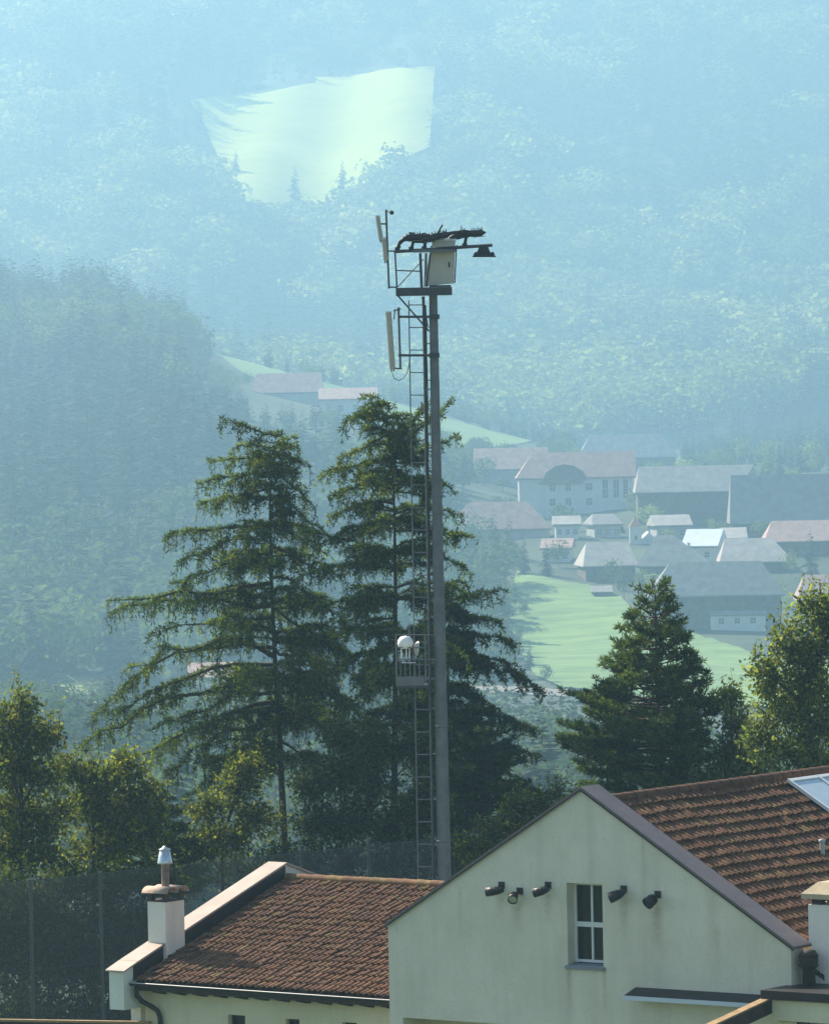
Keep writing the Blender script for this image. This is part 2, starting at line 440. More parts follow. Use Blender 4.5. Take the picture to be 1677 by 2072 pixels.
def trunk_quads(h, r):
    v = [(r, 0, 0), (0, r, 0), (-r, 0, 0), (0, -r, 0), (r * .4, 0, h), (0, r * .4, h), (-r * .4, 0, h), (0, -r * .4, h)]
    return np.array(v, float), np.array([(0, 1, 5, 4), (1, 2, 6, 5), (2, 3, 7, 6), (3, 0, 4, 7)])
CT = [spruce_template(s, 11, 8) for s in range(6)]; BT = [broad_template(s + 50, 175, 11, 0.082) for s in range(6)]
CTN = [spruce_template(s + 20, 20, 12, 0.24) for s in range(5)]; BTN = [broad_template(s + 80, 430, 16, 0.060) for s in range(5)]
# where the trees of the forest stand
def scatter(n, amin, amax, dmin, dmax):
    dmin, dmax = dmin * K, dmax * K
    d = np.sqrt(RNG.random(n) * (dmax**2 - dmin**2) + dmin**2); a = amin + (amax - amin) * RNG.random(n)
    return d * a, d
def thin(x, y, gap):
    gap *= K; cell = {}; keep = np.zeros(len(x), bool)
    for i in range(len(x)):
        k = (int(x[i] // gap), int(y[i] // gap))
        if k in cell: continue
        cell[k] = 1; keep[i] = True
    return x[keep], y[keep]
fx, fy, near = [], [], []
x, y = scatter(24000, -0.080, 0.080, 2780, 4060); x, y = thin(x, y, 16.5); fx.append(x); fy.append(y)
x, y = scatter(6000, -0.085, 0.085, 2300, 2780); x, y = thin(x, y, 15.0); fx.append(x); fy.append(y)
x, y = scatter(9000, -0.09, 0.02, 1000, 2240); x, y = thin(x, y, 9.5); fx.append(x); fy.append(y)
x, y = scatter(4200, 0.0, 0.09, 1450, 2300); x, y = thin(x, y, 11); fx.append(x); fy.append(y)
x, y = scatter(1500, -0.09, 0.09, 420, 980); x, y = thin(x, y, 13); fx.append(x); fy.append(y)
fx, fy = np.concatenate(fx), np.concatenate(fy)
ok = ~inside(VILLAGE, fx, fy)
for mw in MEADOWS: ok &= ~inside(mw, fx, fy)
fx, fy = fx[ok], fy[ok]; fz = tz(fx, fy); fk = fy / K
# keep the lit strips of meadow free of trees that would stand right in front of them
def pixof(x, y, z):
    q = np.stack([x, y, z - CAMH], -1); k = q @ FW
    return CX + FPX * (q @ CRX) / k, CY - FPX * (q @ CUP) / k
clump = np.sin(fx * 0.017 + 1.0) + np.sin(fk * 0.0101 + 2.0) + np.sin((fx + fy) * 0.0067) + np.sin(fx * 0.04 - fy * 0.024)
isb = clump + 0.7 * RNG.normal(size=len(fx)) > np.where(fk > 2280, 0.5, 0.8)
isb |= (fk < 1000) & (RNG.random(len(fx)) < 0.6)
px_, py_ = pixof(fx, fy, fz)
isb |= (px_ > 950) & (py_ > 640) & (py_ < 920) & (fk > 2280) & (RNG.random(len(fx)) < 0.55)      # the foot of the far slope: mostly broadleaved
isb |= (px_ > 130) & (px_ < 460) & (py_ > 400) & (py_ < 640) & (fk > 2300) & (RNG.random(len(fx)) < 0.6)
fh = K * np.where(isb, 24 + 11 * RNG.random(len(fx)), 26 + 17 * RNG.random(len(fx)))
fh = np.where(fk < 2280, fh * 0.66, fh)
fh = np.where((fk > 1450) & (fk < 2280) & (px_ > 380), fh * 0.36, fh)
fh = np.where(fk < 1000, fh * 0.75, fh)
# meadow strip on the crest: what stands behind or before it stays low
fh = np.where((fk > 900) & (fk < 1480) & (px_ > 880), fh * 0.6, fh)
tx_, ty_ = pixof(fx, fy, fz + fh)
crest_y = np.interp(px_, [380, 440, 720, 900, 1075, 1120], [700, 716, 792, 846, 894, 905])
bad = (fk > 1000) & (fk < 2280) & (px_ > 425) & (px_ < 1090) & (ty_ < crest_y + 9) & (py_ > crest_y)
# the lower meadow too
mp = [(1040, 1150), (1260, 1200), (1420, 1275), (1700, 1340), (1700, 1440), (1400, 1430), (1140, 1370)]
bad |= (fk > 600) & (fk < 1300) & inside(mp, tx_, ty_)
bad |= (fk > 600) & (fk < 1300) & inside(mp, px_, py_)
bad |= (fk > 700) & (fk < 1480) & (px_ > 1035)
bad |= (fk > 420) & (fk < 1010) & (ty_ < 1345)
for a_, b_, c_, d_ in ((1160, 1380, 876, 948), (505, 768, 752, 806), (955, 1112, 903, 975)):      # open ground before the upper houses
    bad |= (fk > 1000) & (fk < 2280) & (tx_ > a_) & (tx_ < b_) & (ty_ < d_ - 6) & (py_ > c_ + 30)
# and the lower half of the high clearing
top_edge = np.interp(px_, [390, 440, 560, 640, 700, 790, 880], [208, 200, 188, 172, 160, 142, 138])
hi_ = (fk > 2900) & (px_ > 375) & (px_ < 890) & (py_ < top_edge + 5) & (py_ > top_edge - 60)
hi_ |= (fk > 2900) & (px_ > 330) & (px_ < 490) & (py_ > 190) & (py_ < 360)
fh = np.where(hi_, fh * 0.42, fh); tx_, ty_ = pixof(fx, fy, fz + fh)
mc = [(405, 205), (560, 185), (640, 168), (790, 138), (876, 132), (872, 262), (795, 285), (730, 310), (668, 390), (560, 375), (485, 350), (440, 285)]
bad |= (fk > 2900) & inside(mc, tx_, ty_)
bad |= (fk > 2280) & inside([(1600, 715), (1700, 745), (1700, 800), (1630, 775)], tx_, ty_ + 8)
bad |= (fk > 2280) & inside([(1600, 715), (1700, 745), (1700, 800), (1630, 775)], px_, py_ - 12)
fx, fy, fz, fh, isb, px_, py_, tx_, ty_ = (q[~bad] for q in (fx, fy, fz, fh, isb, px_, py_, tx_, ty_))
# which ones show: front to back, what each column already covers
order = np.argsort(fy); cover = np.full(1900, 3000.0); seen = np.zeros(len(fx))
for i in order:
    hw = max(2, int(fh[i] * 0.15 * FPX / fy[i])); a, b = int(px_[i]) - hw + 100, int(px_[i]) + hw + 100
    if b < 100 or a > 1776 or a < 0: continue
    seg = cover[a:b + 1]; show = min(float(np.median(seg)), 2072) - ty_[i]
    if 0 <= px_[i] <= 1676 and ty_[i] > -20: seen[i] = max(0, min(show, py_[i] - ty_[i])) * hw
    cover[a:b + 1] = np.minimum(seg, ty_[i] + 0.35 * (py_[i] - ty_[i]))
single = np.zeros(len(fx), bool)
for flag in (False, True):
    k = np.nonzero((isb == flag) & (seen > 0) & (py_ < 1330))[0]
    k = k[np.argsort(-seen[k])][:240]; single[k] = True
def trunk_mesh(h, r):
    v, f = trunk_quads(h, r)
    return np_mesh('trunk', v, f, M['bark'])
CTR, BTR = trunk_mesh(0.9, 0.008), trunk_mesh(0.6, 0.012)
def crown_mesh(tp, m): return np_mesh('crown', tp[0], tp[1], m, attr={'tint': tp[2]})
CM = [crown_mesh(t, M['far_conifer']) for t in CTN]; BM = [crown_mesh(t, M['far_broadleaf']) for t in BTN]; BR = [crown_mesh(t, M['ridge_broadleaf']) for t in BTN]
def far_tree(x, y, z, h, broad, label, group, wide=1.0):
    k = int(RNG.integers(0, 5))
    o = link(bpy.data.objects.new('broadleaf_tree' if broad else 'conifer', BTR if broad else CTR))
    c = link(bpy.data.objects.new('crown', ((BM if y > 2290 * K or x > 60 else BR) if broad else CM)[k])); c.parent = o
    o.location = (x, y, z - 0.3); o.rotation_euler = (0, 0, RNG.random() * 6.28); s = h * (1.35 if broad else 1) * wide
    o.scale = (s * RNG.uniform(0.85, 1.2), s * RNG.uniform(0.85, 1.2), h)
    return tag(o, label, 'tree', group)
for i in np.nonzero(single)[0]:
    zone = 'on the far hazy mountainside' if fy[i] > 2290 * K else ('on the near wooded ridge' if px_[i] < 1000 else 'behind the village roofs')
    kind = 'pale rounded broadleaf tree' if isb[i] else 'blue hazed pointed conifer'
    far_tree(fx[i], fy[i], fz[i], fh[i], isb[i], f'{kind} among the many trees {zone}', ('broadleaf trees ' if isb[i] else 'conifers ') + zone)
def mass(name, sel, temps, m, wide):
    idx = np.nonzero(sel)[0]; vs, fs, ts, n = [], [], [], 0
    for k in range(len(temps)):
        v, f, t = temps[k]; mine = idx[k::len(temps)]
        a = RNG.random(len(mine)) * 6.283; c, s = np.cos(a), np.sin(a)
        h = fh[mine]; w = h * wide * (0.85 + 0.3 * RNG.random(len(mine)))
        X = (v[None, :, 0] * c[:, None] - v[None, :, 1] * s[:, None]) * w[:, None] + fx[mine][:, None]
        Yc = (v[None, :, 0] * s[:, None] + v[None, :, 1] * c[:, None]) * w[:, None] + fy[mine][:, None]
        Zc = v[None, :, 2] * h[:, None] + fz[mine][:, None] - 0.5
        vs.append(np.stack([X, Yc, Zc], -1).reshape(-1, 3))
        nv = len(v)
        fs.append((f[None] + (np.arange(len(mine)) * nv)[:, None, None]).reshape(-1, 4) + n); n += nv * len(mine)
        ts.append((np.clip(t[None] + (0.55 * (RNG.random(len(mine)) - 0.5) + 0.30 * stand[mine])[:, None], 0, 1)).ravel())
    put(name, np_mesh(name, np.concatenate(vs), np.concatenate(fs), m, attr={'tint': np.concatenate(ts)}), base=(0, 3000, 0), kind='stuff')
rest = ~single
stand = np.sin(fx * 0.023 + 2.2) * np.sin(fy * 0.013 + 0.4) + 0.7 * np.sin(fx * 0.05 + fy * 0.031)      # stands of brighter and darker kinds
mass('conifer_forest', rest & ~isb & (fy > 2290 * K), CT, M['far_conifer'], 1.15)
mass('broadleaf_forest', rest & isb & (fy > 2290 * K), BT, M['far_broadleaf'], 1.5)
CTV = [spruce_template(s_ + 40, 40, 20, 0.24) for s_ in range(3)]; BTV = [broad_template(s_ + 120, 1050, 20, 0.037) for s_ in range(3)]
mass('valley_conifer_forest', rest & ~isb & (fy <= 1000 * K), CTV, M['far_conifer'], 1.1)
mass('valley_broadleaf_forest', rest & isb & (fy <= 1000 * K), BTV, M['ridge_broadleaf'], 1.25)
print('valley', (rest & isb & (fy <= 1000 * K)).sum())
mass('ridge_conifer_forest', rest & ~isb & (fy <= 2290 * K) & (fy > 1000 * K), CTN, M['far_conifer'], 1.1)
mass('ridge_broadleaf_forest', rest & isb & (fy <= 2290 * K) & (fy > 1000 * K), BTN, M['ridge_broadleaf'], 1.25)
print('forest', len(fx), 'broad', isb.sum(), 'single', single.sum())

# ---------------------------------------------------------------- haze
_zb = float(ZG.min()) - 1.5; _zt = float(ZG.max()) + 40
hz = MB(); hz.box((-1320, -440, _zb), (2640, 0, 0), (0, 5960, 0), (0, 0, _zt - _zb))
hm = bpy.data.materials.new('haze'); hm.use_nodes = True
hm.node_tree.nodes.remove(hm.node_tree.nodes['Principled BSDF'])
pv = hm.node_tree.nodes.new('ShaderNodeVolumePrincipled')
pv.inputs['Color'].default_value = HAZE_COLOR
pv.inputs['Density'].default_value = HAZE_DENSITY
pv.inputs['Anisotropy'].default_value = HAZE_G
hm.node_tree.links.new(pv.outputs[0], hm.node_tree.nodes['Material Output'].inputs['Volume'])
hz.build('haze', hm, base=(0, 0, _zb), kind='stuff')
# ---------------------------------------------------------------- village
M['v_wall'] = mat('white_render', (0.60, 0.58, 0.54), 0.9, 0.08, 0.4)
M['v_wall2'] = mat('grey_render', (0.36, 0.35, 0.33), 0.9, 0.1, 0.4)
M['v_wood'] = mat('dark_timber', (0.13, 0.09, 0.065), 0.85, 0.3, 0.8)
M['v_red'] = mat('red_roof', (0.40, 0.26, 0.21), 0.9, 0.2, 0.5)
M['v_grey'] = mat('grey_roof', (0.38, 0.34, 0.30), 0.9, 0.2, 0.4)
M['v_dark'] = mat('dark_roof', (0.24, 0.225, 0.21), 0.9, 0.2, 0.4)
M['v_blue'] = mat('bright_sheet_roof', (0.62, 0.66, 0.70), 0.5, 0.1, 0.4)
M['v_glass'] = mat('window_glass_dark', (0.03, 0.035, 0.04), 0.15, spec=0.5)
M['v_orange'] = mat('copper_spire', (0.55, 0.25, 0.10), 0.7)

HOUSES = []
def village_house(name, label, x0, x1, yr, ye, yb, roof, wall, cat='house', ridge=None, yaw=0.0, over=0.9, wins=(), balc=None, chim=(), dmin=700, d=None, group=None, deep=None):
    xm = (x0 + x1) / 2
    D = d or hit(xm, yb, dmin)[1]
    s = D / FPX; base = at(xm, yb, D)
    W = (x1 - x0) * s; rise = (ye - yr) * s; wh = (yb - ye) * s
    dep = deep or max(7.0, min(16.0, 2 * rise / 0.55))
    u = V(math.cos(yaw), math.sin(yaw), 0); v = V(-u[1], u[0], 0)
    HOUSES.append((base[0], base[1] + dep / 2, W / 2 + 2.5, dep / 2 + 3.5))
    t = thing(name, base, label, cat, group)
    fl = base - v * 0                                      # the front wall stands here
    b = MB(); b.box(fl - u * (W / 2 - over) - ZUP * 6, u * (W - 2 * over), v * dep, ZUP * (wh + 6)); b.build('wall', wall, t)
    e = fl + ZUP * wh
    r0, r1 = (ridge if ridge else (x0, x1))
    ra, rb = (r0 - xm) * s, (r1 - xm) * s
    A, B = e - u * W / 2 - v * over, e + u * W / 2 - v * over
    C2, D2 = e + u * W / 2 + v * (dep + over), e - u * W / 2 + v * (dep + over)
    R0, R1 = e + u * ra + v * dep / 2 + ZUP * rise, e + u * rb + v * dep / 2 + ZUP * rise
    rf = MB(); th = ZUP * 0.25
    rf.add([A, B, C2, D2, R0, R1, A + th, B + th, C2 + th, D2 + th, R0 + th, R1 + th],
           [(0, 3, 2, 1), (6, 7, 11, 10), (8, 9, 10, 11), (7, 8, 11), (9, 6, 10), (0, 1, 7, 6), (1, 2, 8, 7), (2, 3, 9, 8), (3, 0, 6, 9)])
    ro = rf.build('roof', roof, t)
    fb = MB(); fb.box(A - v * 0.04 - ZUP * 0.28, B - A, v * 0.08, ZUP * 0.27); put('fascia', fb.mesh('fascia', M['v_wood']), ro)
    if not chim and W > 9: chim = [(xm + 0.22 * (x1 - x0), ye - 0.72 * (ye - yr)), (xm - 0.2 * (x1 - x0), ye - 0.8 * (ye - yr))]
    if not ridge:                                          # gable ends
        gb = MB()
        for q in (-1, 1):
            o = e + u * q * (W / 2 - over - 0.15)
            gb.prism([o, o + v * dep, o + v * dep / 2 + ZUP * max(0.2, rise * dep / (dep + 2 * over) - 0.1)], -u * q * 0.2)
        gb.build('gable', wall, t)
    for wx, wy, ww, hh in wins:
        c = fl + u * (wx - xm) * s + ZUP * (yb - wy) * s - v * 0.02
        f = MB(); f.cbox(c, u * (ww * s + 0.3), v * 0.12, ZUP * (hh * s + 0.3)); fo = f.build('window', M['v_wood'], t)
        p = MB(); p.cbox(c - v * 0.07, u * ww * s, v * 0.05, ZUP * hh * s); put('pane', p.mesh('pane', M['v_glass']), fo)
        if wall is M['v_wood']: continue
        p = MB(); p.cbox(c - v * 0.11, u * 0.1, v * 0.03, ZUP * hh * s); p.cbox(c - v * 0.112, u * ww * s, v * 0.03, ZUP * 0.1); put('glazing_bar', p.mesh('glazing_bar', M['v_wall']), fo)
    if balc:
        bx0, bx1, by0, by1 = balc
        c = fl + u * ((bx0 + bx1) / 2 - xm) * s + ZUP * (yb - (by0 + by1) / 2) * s - v * 0.6
        q = MB(); q.cbox(c, u * (bx1 - bx0) * s, v * 1.1, ZUP * (by1 - by0) * s); q.build('balcony', M['v_wood'], t)
    for cx_, cy_ in chim:
        c = e + u * (cx_ - xm) * s + v * dep * 0.42 + ZUP * (ye - cy_) * s
        q = MB(); q.box(c - u * 0.4 - ZUP * 2.2, u * 0.8, v * 0.8, ZUP * 2.6); put('chimney', q.mesh('chimney', M['v_wall']), ro)
    return t
vh = village_house
vh('farmhouse', 'long grey barn roof highest above the village against the forest', 1170, 1372, 880, 926, 952, M['v_grey'], M['v_wood'], 'barn', ridge=(1195, 1340), dmin=1100)
vh('house', 'low pinkish roof directly left of the white balconied chalet', 960, 1110, 908, 950, 985, M['v_red'], M['v_wall2'], ridge=None, dmin=1100)
ch = vh('chalet', 'large white chalet with red roof arched gable and tall corner balconies', 1045, 1288, 917, 967, 1042, M['v_red'], M['v_wall'],
        ridge=(1080, 1288), dmin=1000, wins=[(1118, 985, 9, 14), (1150, 985, 9, 14), (1192, 985, 12, 12), (1118, 1015, 9, 12), (1150, 1015, 9, 12), (1192, 1015, 10, 12), (1225, 990, 9, 34), (1247, 990, 9, 34), (1266, 990, 7, 34)], balc=(1092, 1180, 974, 979))
# arched cross gable of the chalet
_D = LOC[ch.name][1]; _s = _D / FPX; _c = at(1142, 967, _D)
g = MB(); pts = [_c + V((px - 1142) * _s, -1.1, (967 - py) * _s) for px, py in [(1098, 972), (1186, 972), (1180, 955), (1162, 943), (1142, 939), (1122, 943), (1104, 955)]]
g.prism(pts, V(0, 4.5, 0)); g.build('arched_gable', M['v_wood'], ch)
vh('house', 'wide grey roofed farm building with deep dark porch right of the chalet', 1285, 1492, 945, 996, 1062, M['v_grey'], M['v_wood'], ridge=(1296, 1530), dmin=1000,
   wins=[(1310, 1020, 12, 16), (1350, 1022, 14, 16), (1395, 1022, 14, 16), (1440, 1022, 14, 16)], balc=(1300, 1468, 1036, 1044))
vh('house', 'broad slate blue roof at the far right of the village', 1476, 1730, 962, 1058, 1085, M['v_dark'], M['v_wood'], ridge=(1482, 1730), dmin=950, wins=[(1500, 1071, 8, 10), (1530, 1071, 8, 10), (1600, 1071, 8, 10), (1640, 1071, 8, 10)], balc=(1485, 1677, 1066, 1069))
vh('house', 'low hipped pink roof with white chimneys behind the mast on the left', 905, 1118, 1018, 1072, 1100, M['v_red'], M['v_wall2'], ridge=(950, 1068), dmin=950, chim=[(965, 1034), (1022, 1034)])
vh('house', 'small grey roofed house left below the chapel tower', 1178, 1292, 1100, 1146, 1178, M['v_grey'], M['v_wood'], ridge=(1195, 1280), dmin=900, yaw=0.12, wins=[(1205, 1160, 9, 10), (1235, 1160, 9, 10)])
vh('house', 'dark gabled house just right of the white chapel', 1288, 1432, 1086, 1146, 1185, M['v_dark'], M['v_wood'], ridge=(1325, 1360), dmin=900, yaw=-0.1, wins=[(1330, 1160, 9, 10), (1380, 1160, 9, 10)])
vh('house', 'white walled house under a bright bluish sheet roof', 1378, 1454, 1074, 1106, 1142, M['v_blue'], M['v_wall'], ridge=None, dmin=900, yaw=-0.25, wins=[(1430, 1122, 7, 9)])
vh('house', 'big dark roofed house with pale ground floor and three round windows', 1312, 1588, 1140, 1206, 1274, M['v_dark'], M['v_wood'], ridge=(1360, 1545), dmin=850, balc=(1340, 1565, 1218, 1226), wins=[(1350, 1214, 8, 9), (1385, 1214, 8, 9), (1420, 1214, 8, 9), (1470, 1214, 8, 9), (1510, 1214, 8, 9), (1545, 1214, 8, 9), (1350, 1240, 8, 10), (1395, 1240, 8, 10)])
_h = hit(1450, 1274, 850)[1]
t3 = vh('garage', 'pale blue low wall annex with three round dark windows', 1436, 1550, 1238, 1244, 1272, M['v_dark'], M['v_wall'], 'garage', d=_h - 2.2, over=0.2, deep=2.4,
        wins=[(1459, 1256, 8, 9), (1491, 1256, 8, 9), (1523, 1256, 8, 9)])
vh('house', 'pink roofed house half hidden behind the pale tree at the right edge', 1612, 1740, 1166, 1216, 1236, M['v_red'], M['v_wall'], ridge=(1630, 1740), dmin=850, wins=[(1640, 1225, 8, 8)])
vh('house', 'brown gabled house between the slate roof and dark conifer', 1455, 1605, 1092, 1138, 1160, M['v_grey'], M['v_wood'], ridge=(1470, 1565), dmin=900)
vh('house', 'long pale roof on the bright meadow crest above the larches', 505, 655, 756, 795, 808, M['v_red'], M['v_wall2'], ridge=(520, 650), dmin=1300)
vh('house', 'small white walled house right of the long roof on the crest', 645, 765, 786, 808, 850, M['v_red'], M['v_wall'], dmin=1300, wins=[(690, 825, 8, 10), (720, 825, 8, 10)])
vh('house', 'pale house glimpsed through the branches of the left larch', 380, 480, 1345, 1372, 1410, M['v_red'], M['v_wall'], d=880 * K, wins=[(410, 1390, 10, 12), (445, 1390, 10, 12)])
vh('house', 'small pale house squeezed between chalet and farm building', 1268, 1318, 968, 985, 1012, M['v_red'], M['v_wall'], dmin=1000, wins=[(1282, 998, 6, 8), (1302, 998, 6, 8)])
vh('house', 'white walled house under a low grey roof in the village centre', 1118, 1176, 1046, 1062, 1092, M['v_grey'], M['v_wall'], dmin=950, wins=[(1132, 1076, 6, 8), (1148, 1076, 6, 8), (1164, 1076, 6, 8)])
vh('house', 'narrow white gabled house right of the bluish sheet roof', 1458, 1512, 1070, 1090, 1116, M['v_grey'], M['v_wall'], dmin=950, wins=[(1474, 1102, 6, 8), (1496, 1102, 6, 8)])
vh('shed', 'small brown shed on the lower meadow edge by the pine', 1196, 1240, 1188, 1199, 1212, M['v_dark'], M['v_wood'], 'shed', dmin=900)
vh('house', 'long brown roof in the right corner of the village behind the conifer', 1545, 1720, 1056, 1096, 1124, M['v_red'], M['v_wood'], ridge=(1565, 1720), dmin=900, wins=[(1580, 1112, 7, 8), (1610, 1112, 7, 8)], balc=(1560, 1640, 1100, 1104))
vh('house', 'small dark roofed house behind the chapel tower', 1196, 1262, 1042, 1062, 1088, M['v_dark'], M['v_wall2'], ridge=(1206, 1250), dmin=950, yaw=0.2, wins=[(1212, 1076, 6, 8), (1230, 1076, 6, 8), (1247, 1076, 6, 8)])
vh('house', 'white house with small windows below the chalet among garden trees', 1092, 1158, 1092, 1110, 1138, M['v_red'], M['v_wall'], dmin=900, yaw=-0.15, wins=[(1108, 1126, 6, 8), (1126, 1126, 6, 8), (1143, 1126, 6, 8)], balc=(1098, 1152, 1117, 1120))
vh('house', 'grey gabled house in front of the broad farm porch', 1322, 1402, 1044, 1064, 1090, M['v_grey'], M['v_wall2'], dmin=950, yaw=0.15, wins=[(1338, 1078, 6, 8), (1358, 1078, 6, 8), (1380, 1078, 6, 8)])
# chapel
D = hit(1290, 1102, 900)[1]; s = D / FPX
c = at(1286, 1102, D)
t = thing('chapel', c, 'small white chapel tower with pointed orange spire in the village', 'chapel')
w = MB(); w.box(c - V(12 * s, 0, 5), V(24 * s, 0, 0), V(0, 24 * s, 0), V(0, 0, 5 + 36 * s)); w.build('tower', M['v_wall'], t)
w = MB(); o = c + V(0, 12 * s, 36 * s); k = 13 * s
w.add([o + V(-k, -k, 0), o + V(k, -k, 0), o + V(k, k, 0), o + V(-k, k, 0), o + V(0, 0, 22 * s)], [(0, 3, 2, 1), (0, 1, 4), (1, 2, 4), (2, 3, 4), (3, 0, 4)]); w.build('spire', M['v_orange'], t)
w = MB(); w.box(c + V(12 * s, 2, -5), V(30 * s, 0, 0), V(0, 14, 0), V(0, 0, 5 + 10 * s)); w.build('nave', M['v_wall'], t)
w = MB(); q = c + V(12 * s, 1.6, 10 * s); L = V(31 * s, 0, 0)
w.prism([q, q + L, q + V(15 * s, 0, 14 * s)], V(0, 15, 0)); w.build('roof', M['v_wall'], t)
w = MB(); w.cbox(c + V(0, -0.03, 14 * s), V(5 * s, 0, 0), V(0, 0.1, 0), V(0, 0, 8 * s)); w.build('window', M['v_glass'], t)
# village trees, placed one by one
for px, yb, hpx, br, lab in [
    (980, 985, 70, 1, 'pale tree between the mast and the pink roofed house'), (935, 1000, 60, 1, 'green tree left of the village behind the mast'),
    (1000, 1140, 80, 1, 'large round tree below the hipped pink roof'), (1060, 1165, 95, 0, 'dark conifer left above the lower village meadow'),
    (1105, 1165, 80, 0, 'dusky conifer right of the hipped pink roof'), (1035, 1045, 50, 1, 'pale bushy tree in front of the chalet gable'),
    (1240, 1195, 70, 1, 'tall tree between grey roofed house and dark gabled house'), (1262, 1215, 75, 1, 'bushy tree under the chapel beside the meadow'),
    (1130, 1150, 66, 1, 'rounded tree in the village centre left of the grey roof'), (1165, 1085, 40, 1, 'low tree below the white chalet'),
    (1210, 1080, 46, 0, 'slim conifer between chalet and chapel'), (1330, 1075, 34, 1, 'low tree behind the dark gabled house'),
    (1640, 1180, 115, 0, 'broad dark conifer at the right edge of the village'), (1600, 1170, 60, 1, 'pale tree beside the broad dark conifer'),
    (1500, 945, 66, 1, 'bright round tree behind the slate blue roof'), (1560, 950, 70, 1, 'pale round tree above the slate roof, middle one'),
    (1640, 955, 74, 1, 'pale round tree above the slate roof at the edge'), (1180, 885, 44, 0, 'small conifer left of the high barn roof'),
    (1440, 1075, 30, 1, 'low green tree in front of the farm porch'), (1590, 1250, 50, 1, 'green tree beside the house with three round windows'),
    (1300, 1205, 60, 1, 'bushy tree left of the house with round windows'), (960, 1215, 130, 0, 'tall hazy conifer left of the lower meadow'),
    (1000, 1260, 120, 0, 'tall hazy conifer behind the mast at meadow height'), (1000, 1330, 100, 1, 'round tree at the left foot of the lower meadow'),
    (1060, 1255, 42, 1, 'small tree casting a shadow stripe on the meadow'), (990, 1370, 110, 1, 'shaded tree left of the meadow foot behind the mast'),
    (597, 408, 78, 0, 'lone conifer standing up before the lower tip of the high clearing'), (693, 378, 60, 0, 'slim conifer at the lower right rim of the high clearing'), (478, 352, 55, 0, 'slim conifer at the lower left rim of the high clearing'),
    (404, 262, 62, 0, 'hazy conifer at the upper left corner of the high clearing'),
    (1042, 1222, 58, 0, 'topmost dark conifer on the left rim of the lower meadow'), (1022, 1275, 66, 1, 'dark bushy tree on the left rim of the lower meadow'), (1048, 1312, 46, 1, 'low bush halfway down the left rim of the lower meadow'),
    (1072, 1352, 60, 0, 'dark conifer at the lower left corner of the meadow'), (1030, 1372, 70, 1, 'round tree beside the pale road at the meadow corner'), (1105, 1385, 44, 1, 'low bush where road and meadow meet'), (1010, 1235, 80, 1, 'broad shady tree between the mast and the lower meadow'), (1005, 1310, 90, 0, 'tall dark conifer between the mast and the lower meadow'),
    (1040, 1345, 64, 1, 'rounded tree above the pale road left of the meadow'), (1062, 1385, 50, 0, 'small conifer beside the pale road left of the meadow')]:
    p = hit(px, yb, 600 if yb > 800 else 2400)
    far_tree(p[0], p[1], p[2], hpx * p[1] / FPX, br, lab, None, wide=0.72 if br else 1.0)

n_small = 0
lo, hi = VILLAGE.min(0), VILLAGE.max(0)
while n_small < 130:
    x, y = RNG.uniform(lo[0], hi[0]), RNG.uniform(lo[1], hi[1])
    if not inside(VILLAGE, np.array([x]), np.array([y]))[0] or any(inside(m_, np.array([x]), np.array([y]))[0] for m_ in MEADOWS): continue
    if any(abs(x - h[0]) < h[2] and -14 < y - h[1] < h[3] for h in HOUSES): continue
    qx, qy = project((x, y, float(tz(x, y))))
    if 1255 < qx < 1345 and 1085 < qy < 1180: continue
    n_small += 1; b_ = RNG.random() < 0.8
    far_tree(x, y, float(tz(x, y)), RNG.uniform(4, 9.5), b_, 'small garden tree among the hazy village houses' if b_ else 'small garden conifer among the hazy village houses', 'garden trees in the village' if b_ else 'garden conifers in the village', wide=1.2)
# ---------------------------------------------------------------- gabled house
M['stucco'] = plaster('pale_green_render', (0.64, 0.60, 0.465), (0.70, 0.655, 0.52), (0.37, 0.335, 0.24), 0.36)
M['cream'] = plaster('cream_render', (0.62, 0.57, 0.38), (0.68, 0.63, 0.44), (0.38, 0.34, 0.22), 0.35)
M['white_render'] = plaster('chimney_render', (0.78, 0.72, 0.62), (0.82, 0.76, 0.66), (0.40, 0.36, 0.30), 0.3)
M['cover'] = mat('purple_grey_sheet', (0.15, 0.12, 0.115), 0.55, 0.12, 1.5, metal=0.3, stretch=(1, 1, 1))
M['cover_pale'] = mat('pale_sheet', (0.36, 0.29, 0.235), 0.55, 0.1, 1.5, metal=0.25)
M['dark_metal'] = mat('dark_brown_sheet', (0.035, 0.028, 0.028), 0.5, 0.2, 2, metal=0.3)
M['white_paint'] = mat('white_window_paint', (0.66, 0.66, 0.63), 0.5, 0.04, 4)
M['glass'] = mat('window_glass', (0.012, 0.012, 0.015), 0.08, spec=0.5)
M['sill'] = mat('grey_sill', (0.20, 0.21, 0.23), 0.7, 0.1, 3)
M['timber'] = mat('pale_timber', (0.30, 0.19, 0.09), 0.8, 0.25, 4, stretch=(1, 1, 6), bump=0.3)
M['dark_timber'] = mat('dark_stained_timber', (0.055, 0.038, 0.032), 0.8, 0.3, 3, bump=0.3)
M['deck'] = mat('roof_underlay', (0.06, 0.045, 0.04), 0.95, 0.2, 2)
for k, c in enumerate([(0.150, 0.066, 0.029), (0.125, 0.055, 0.026), (0.165, 0.079, 0.033), (0.185, 0.112, 0.038)]):
    M['tile%d' % k] = mat('clay_tile', c, 0.85, 0.30, 5, objrand=0.11, bump=0.2, bscale=40, space='Object')
for k, c in enumerate([(0.130, 0.057, 0.025), (0.110, 0.048, 0.022), (0.145, 0.070, 0.029), (0.16, 0.094, 0.032)]):
    M['tilb%d' % k] = mat('weathered_clay_tile', c, 0.85, 0.30, 5, objrand=0.11, bump=0.2, bscale=40)
PH = math.radians(36)
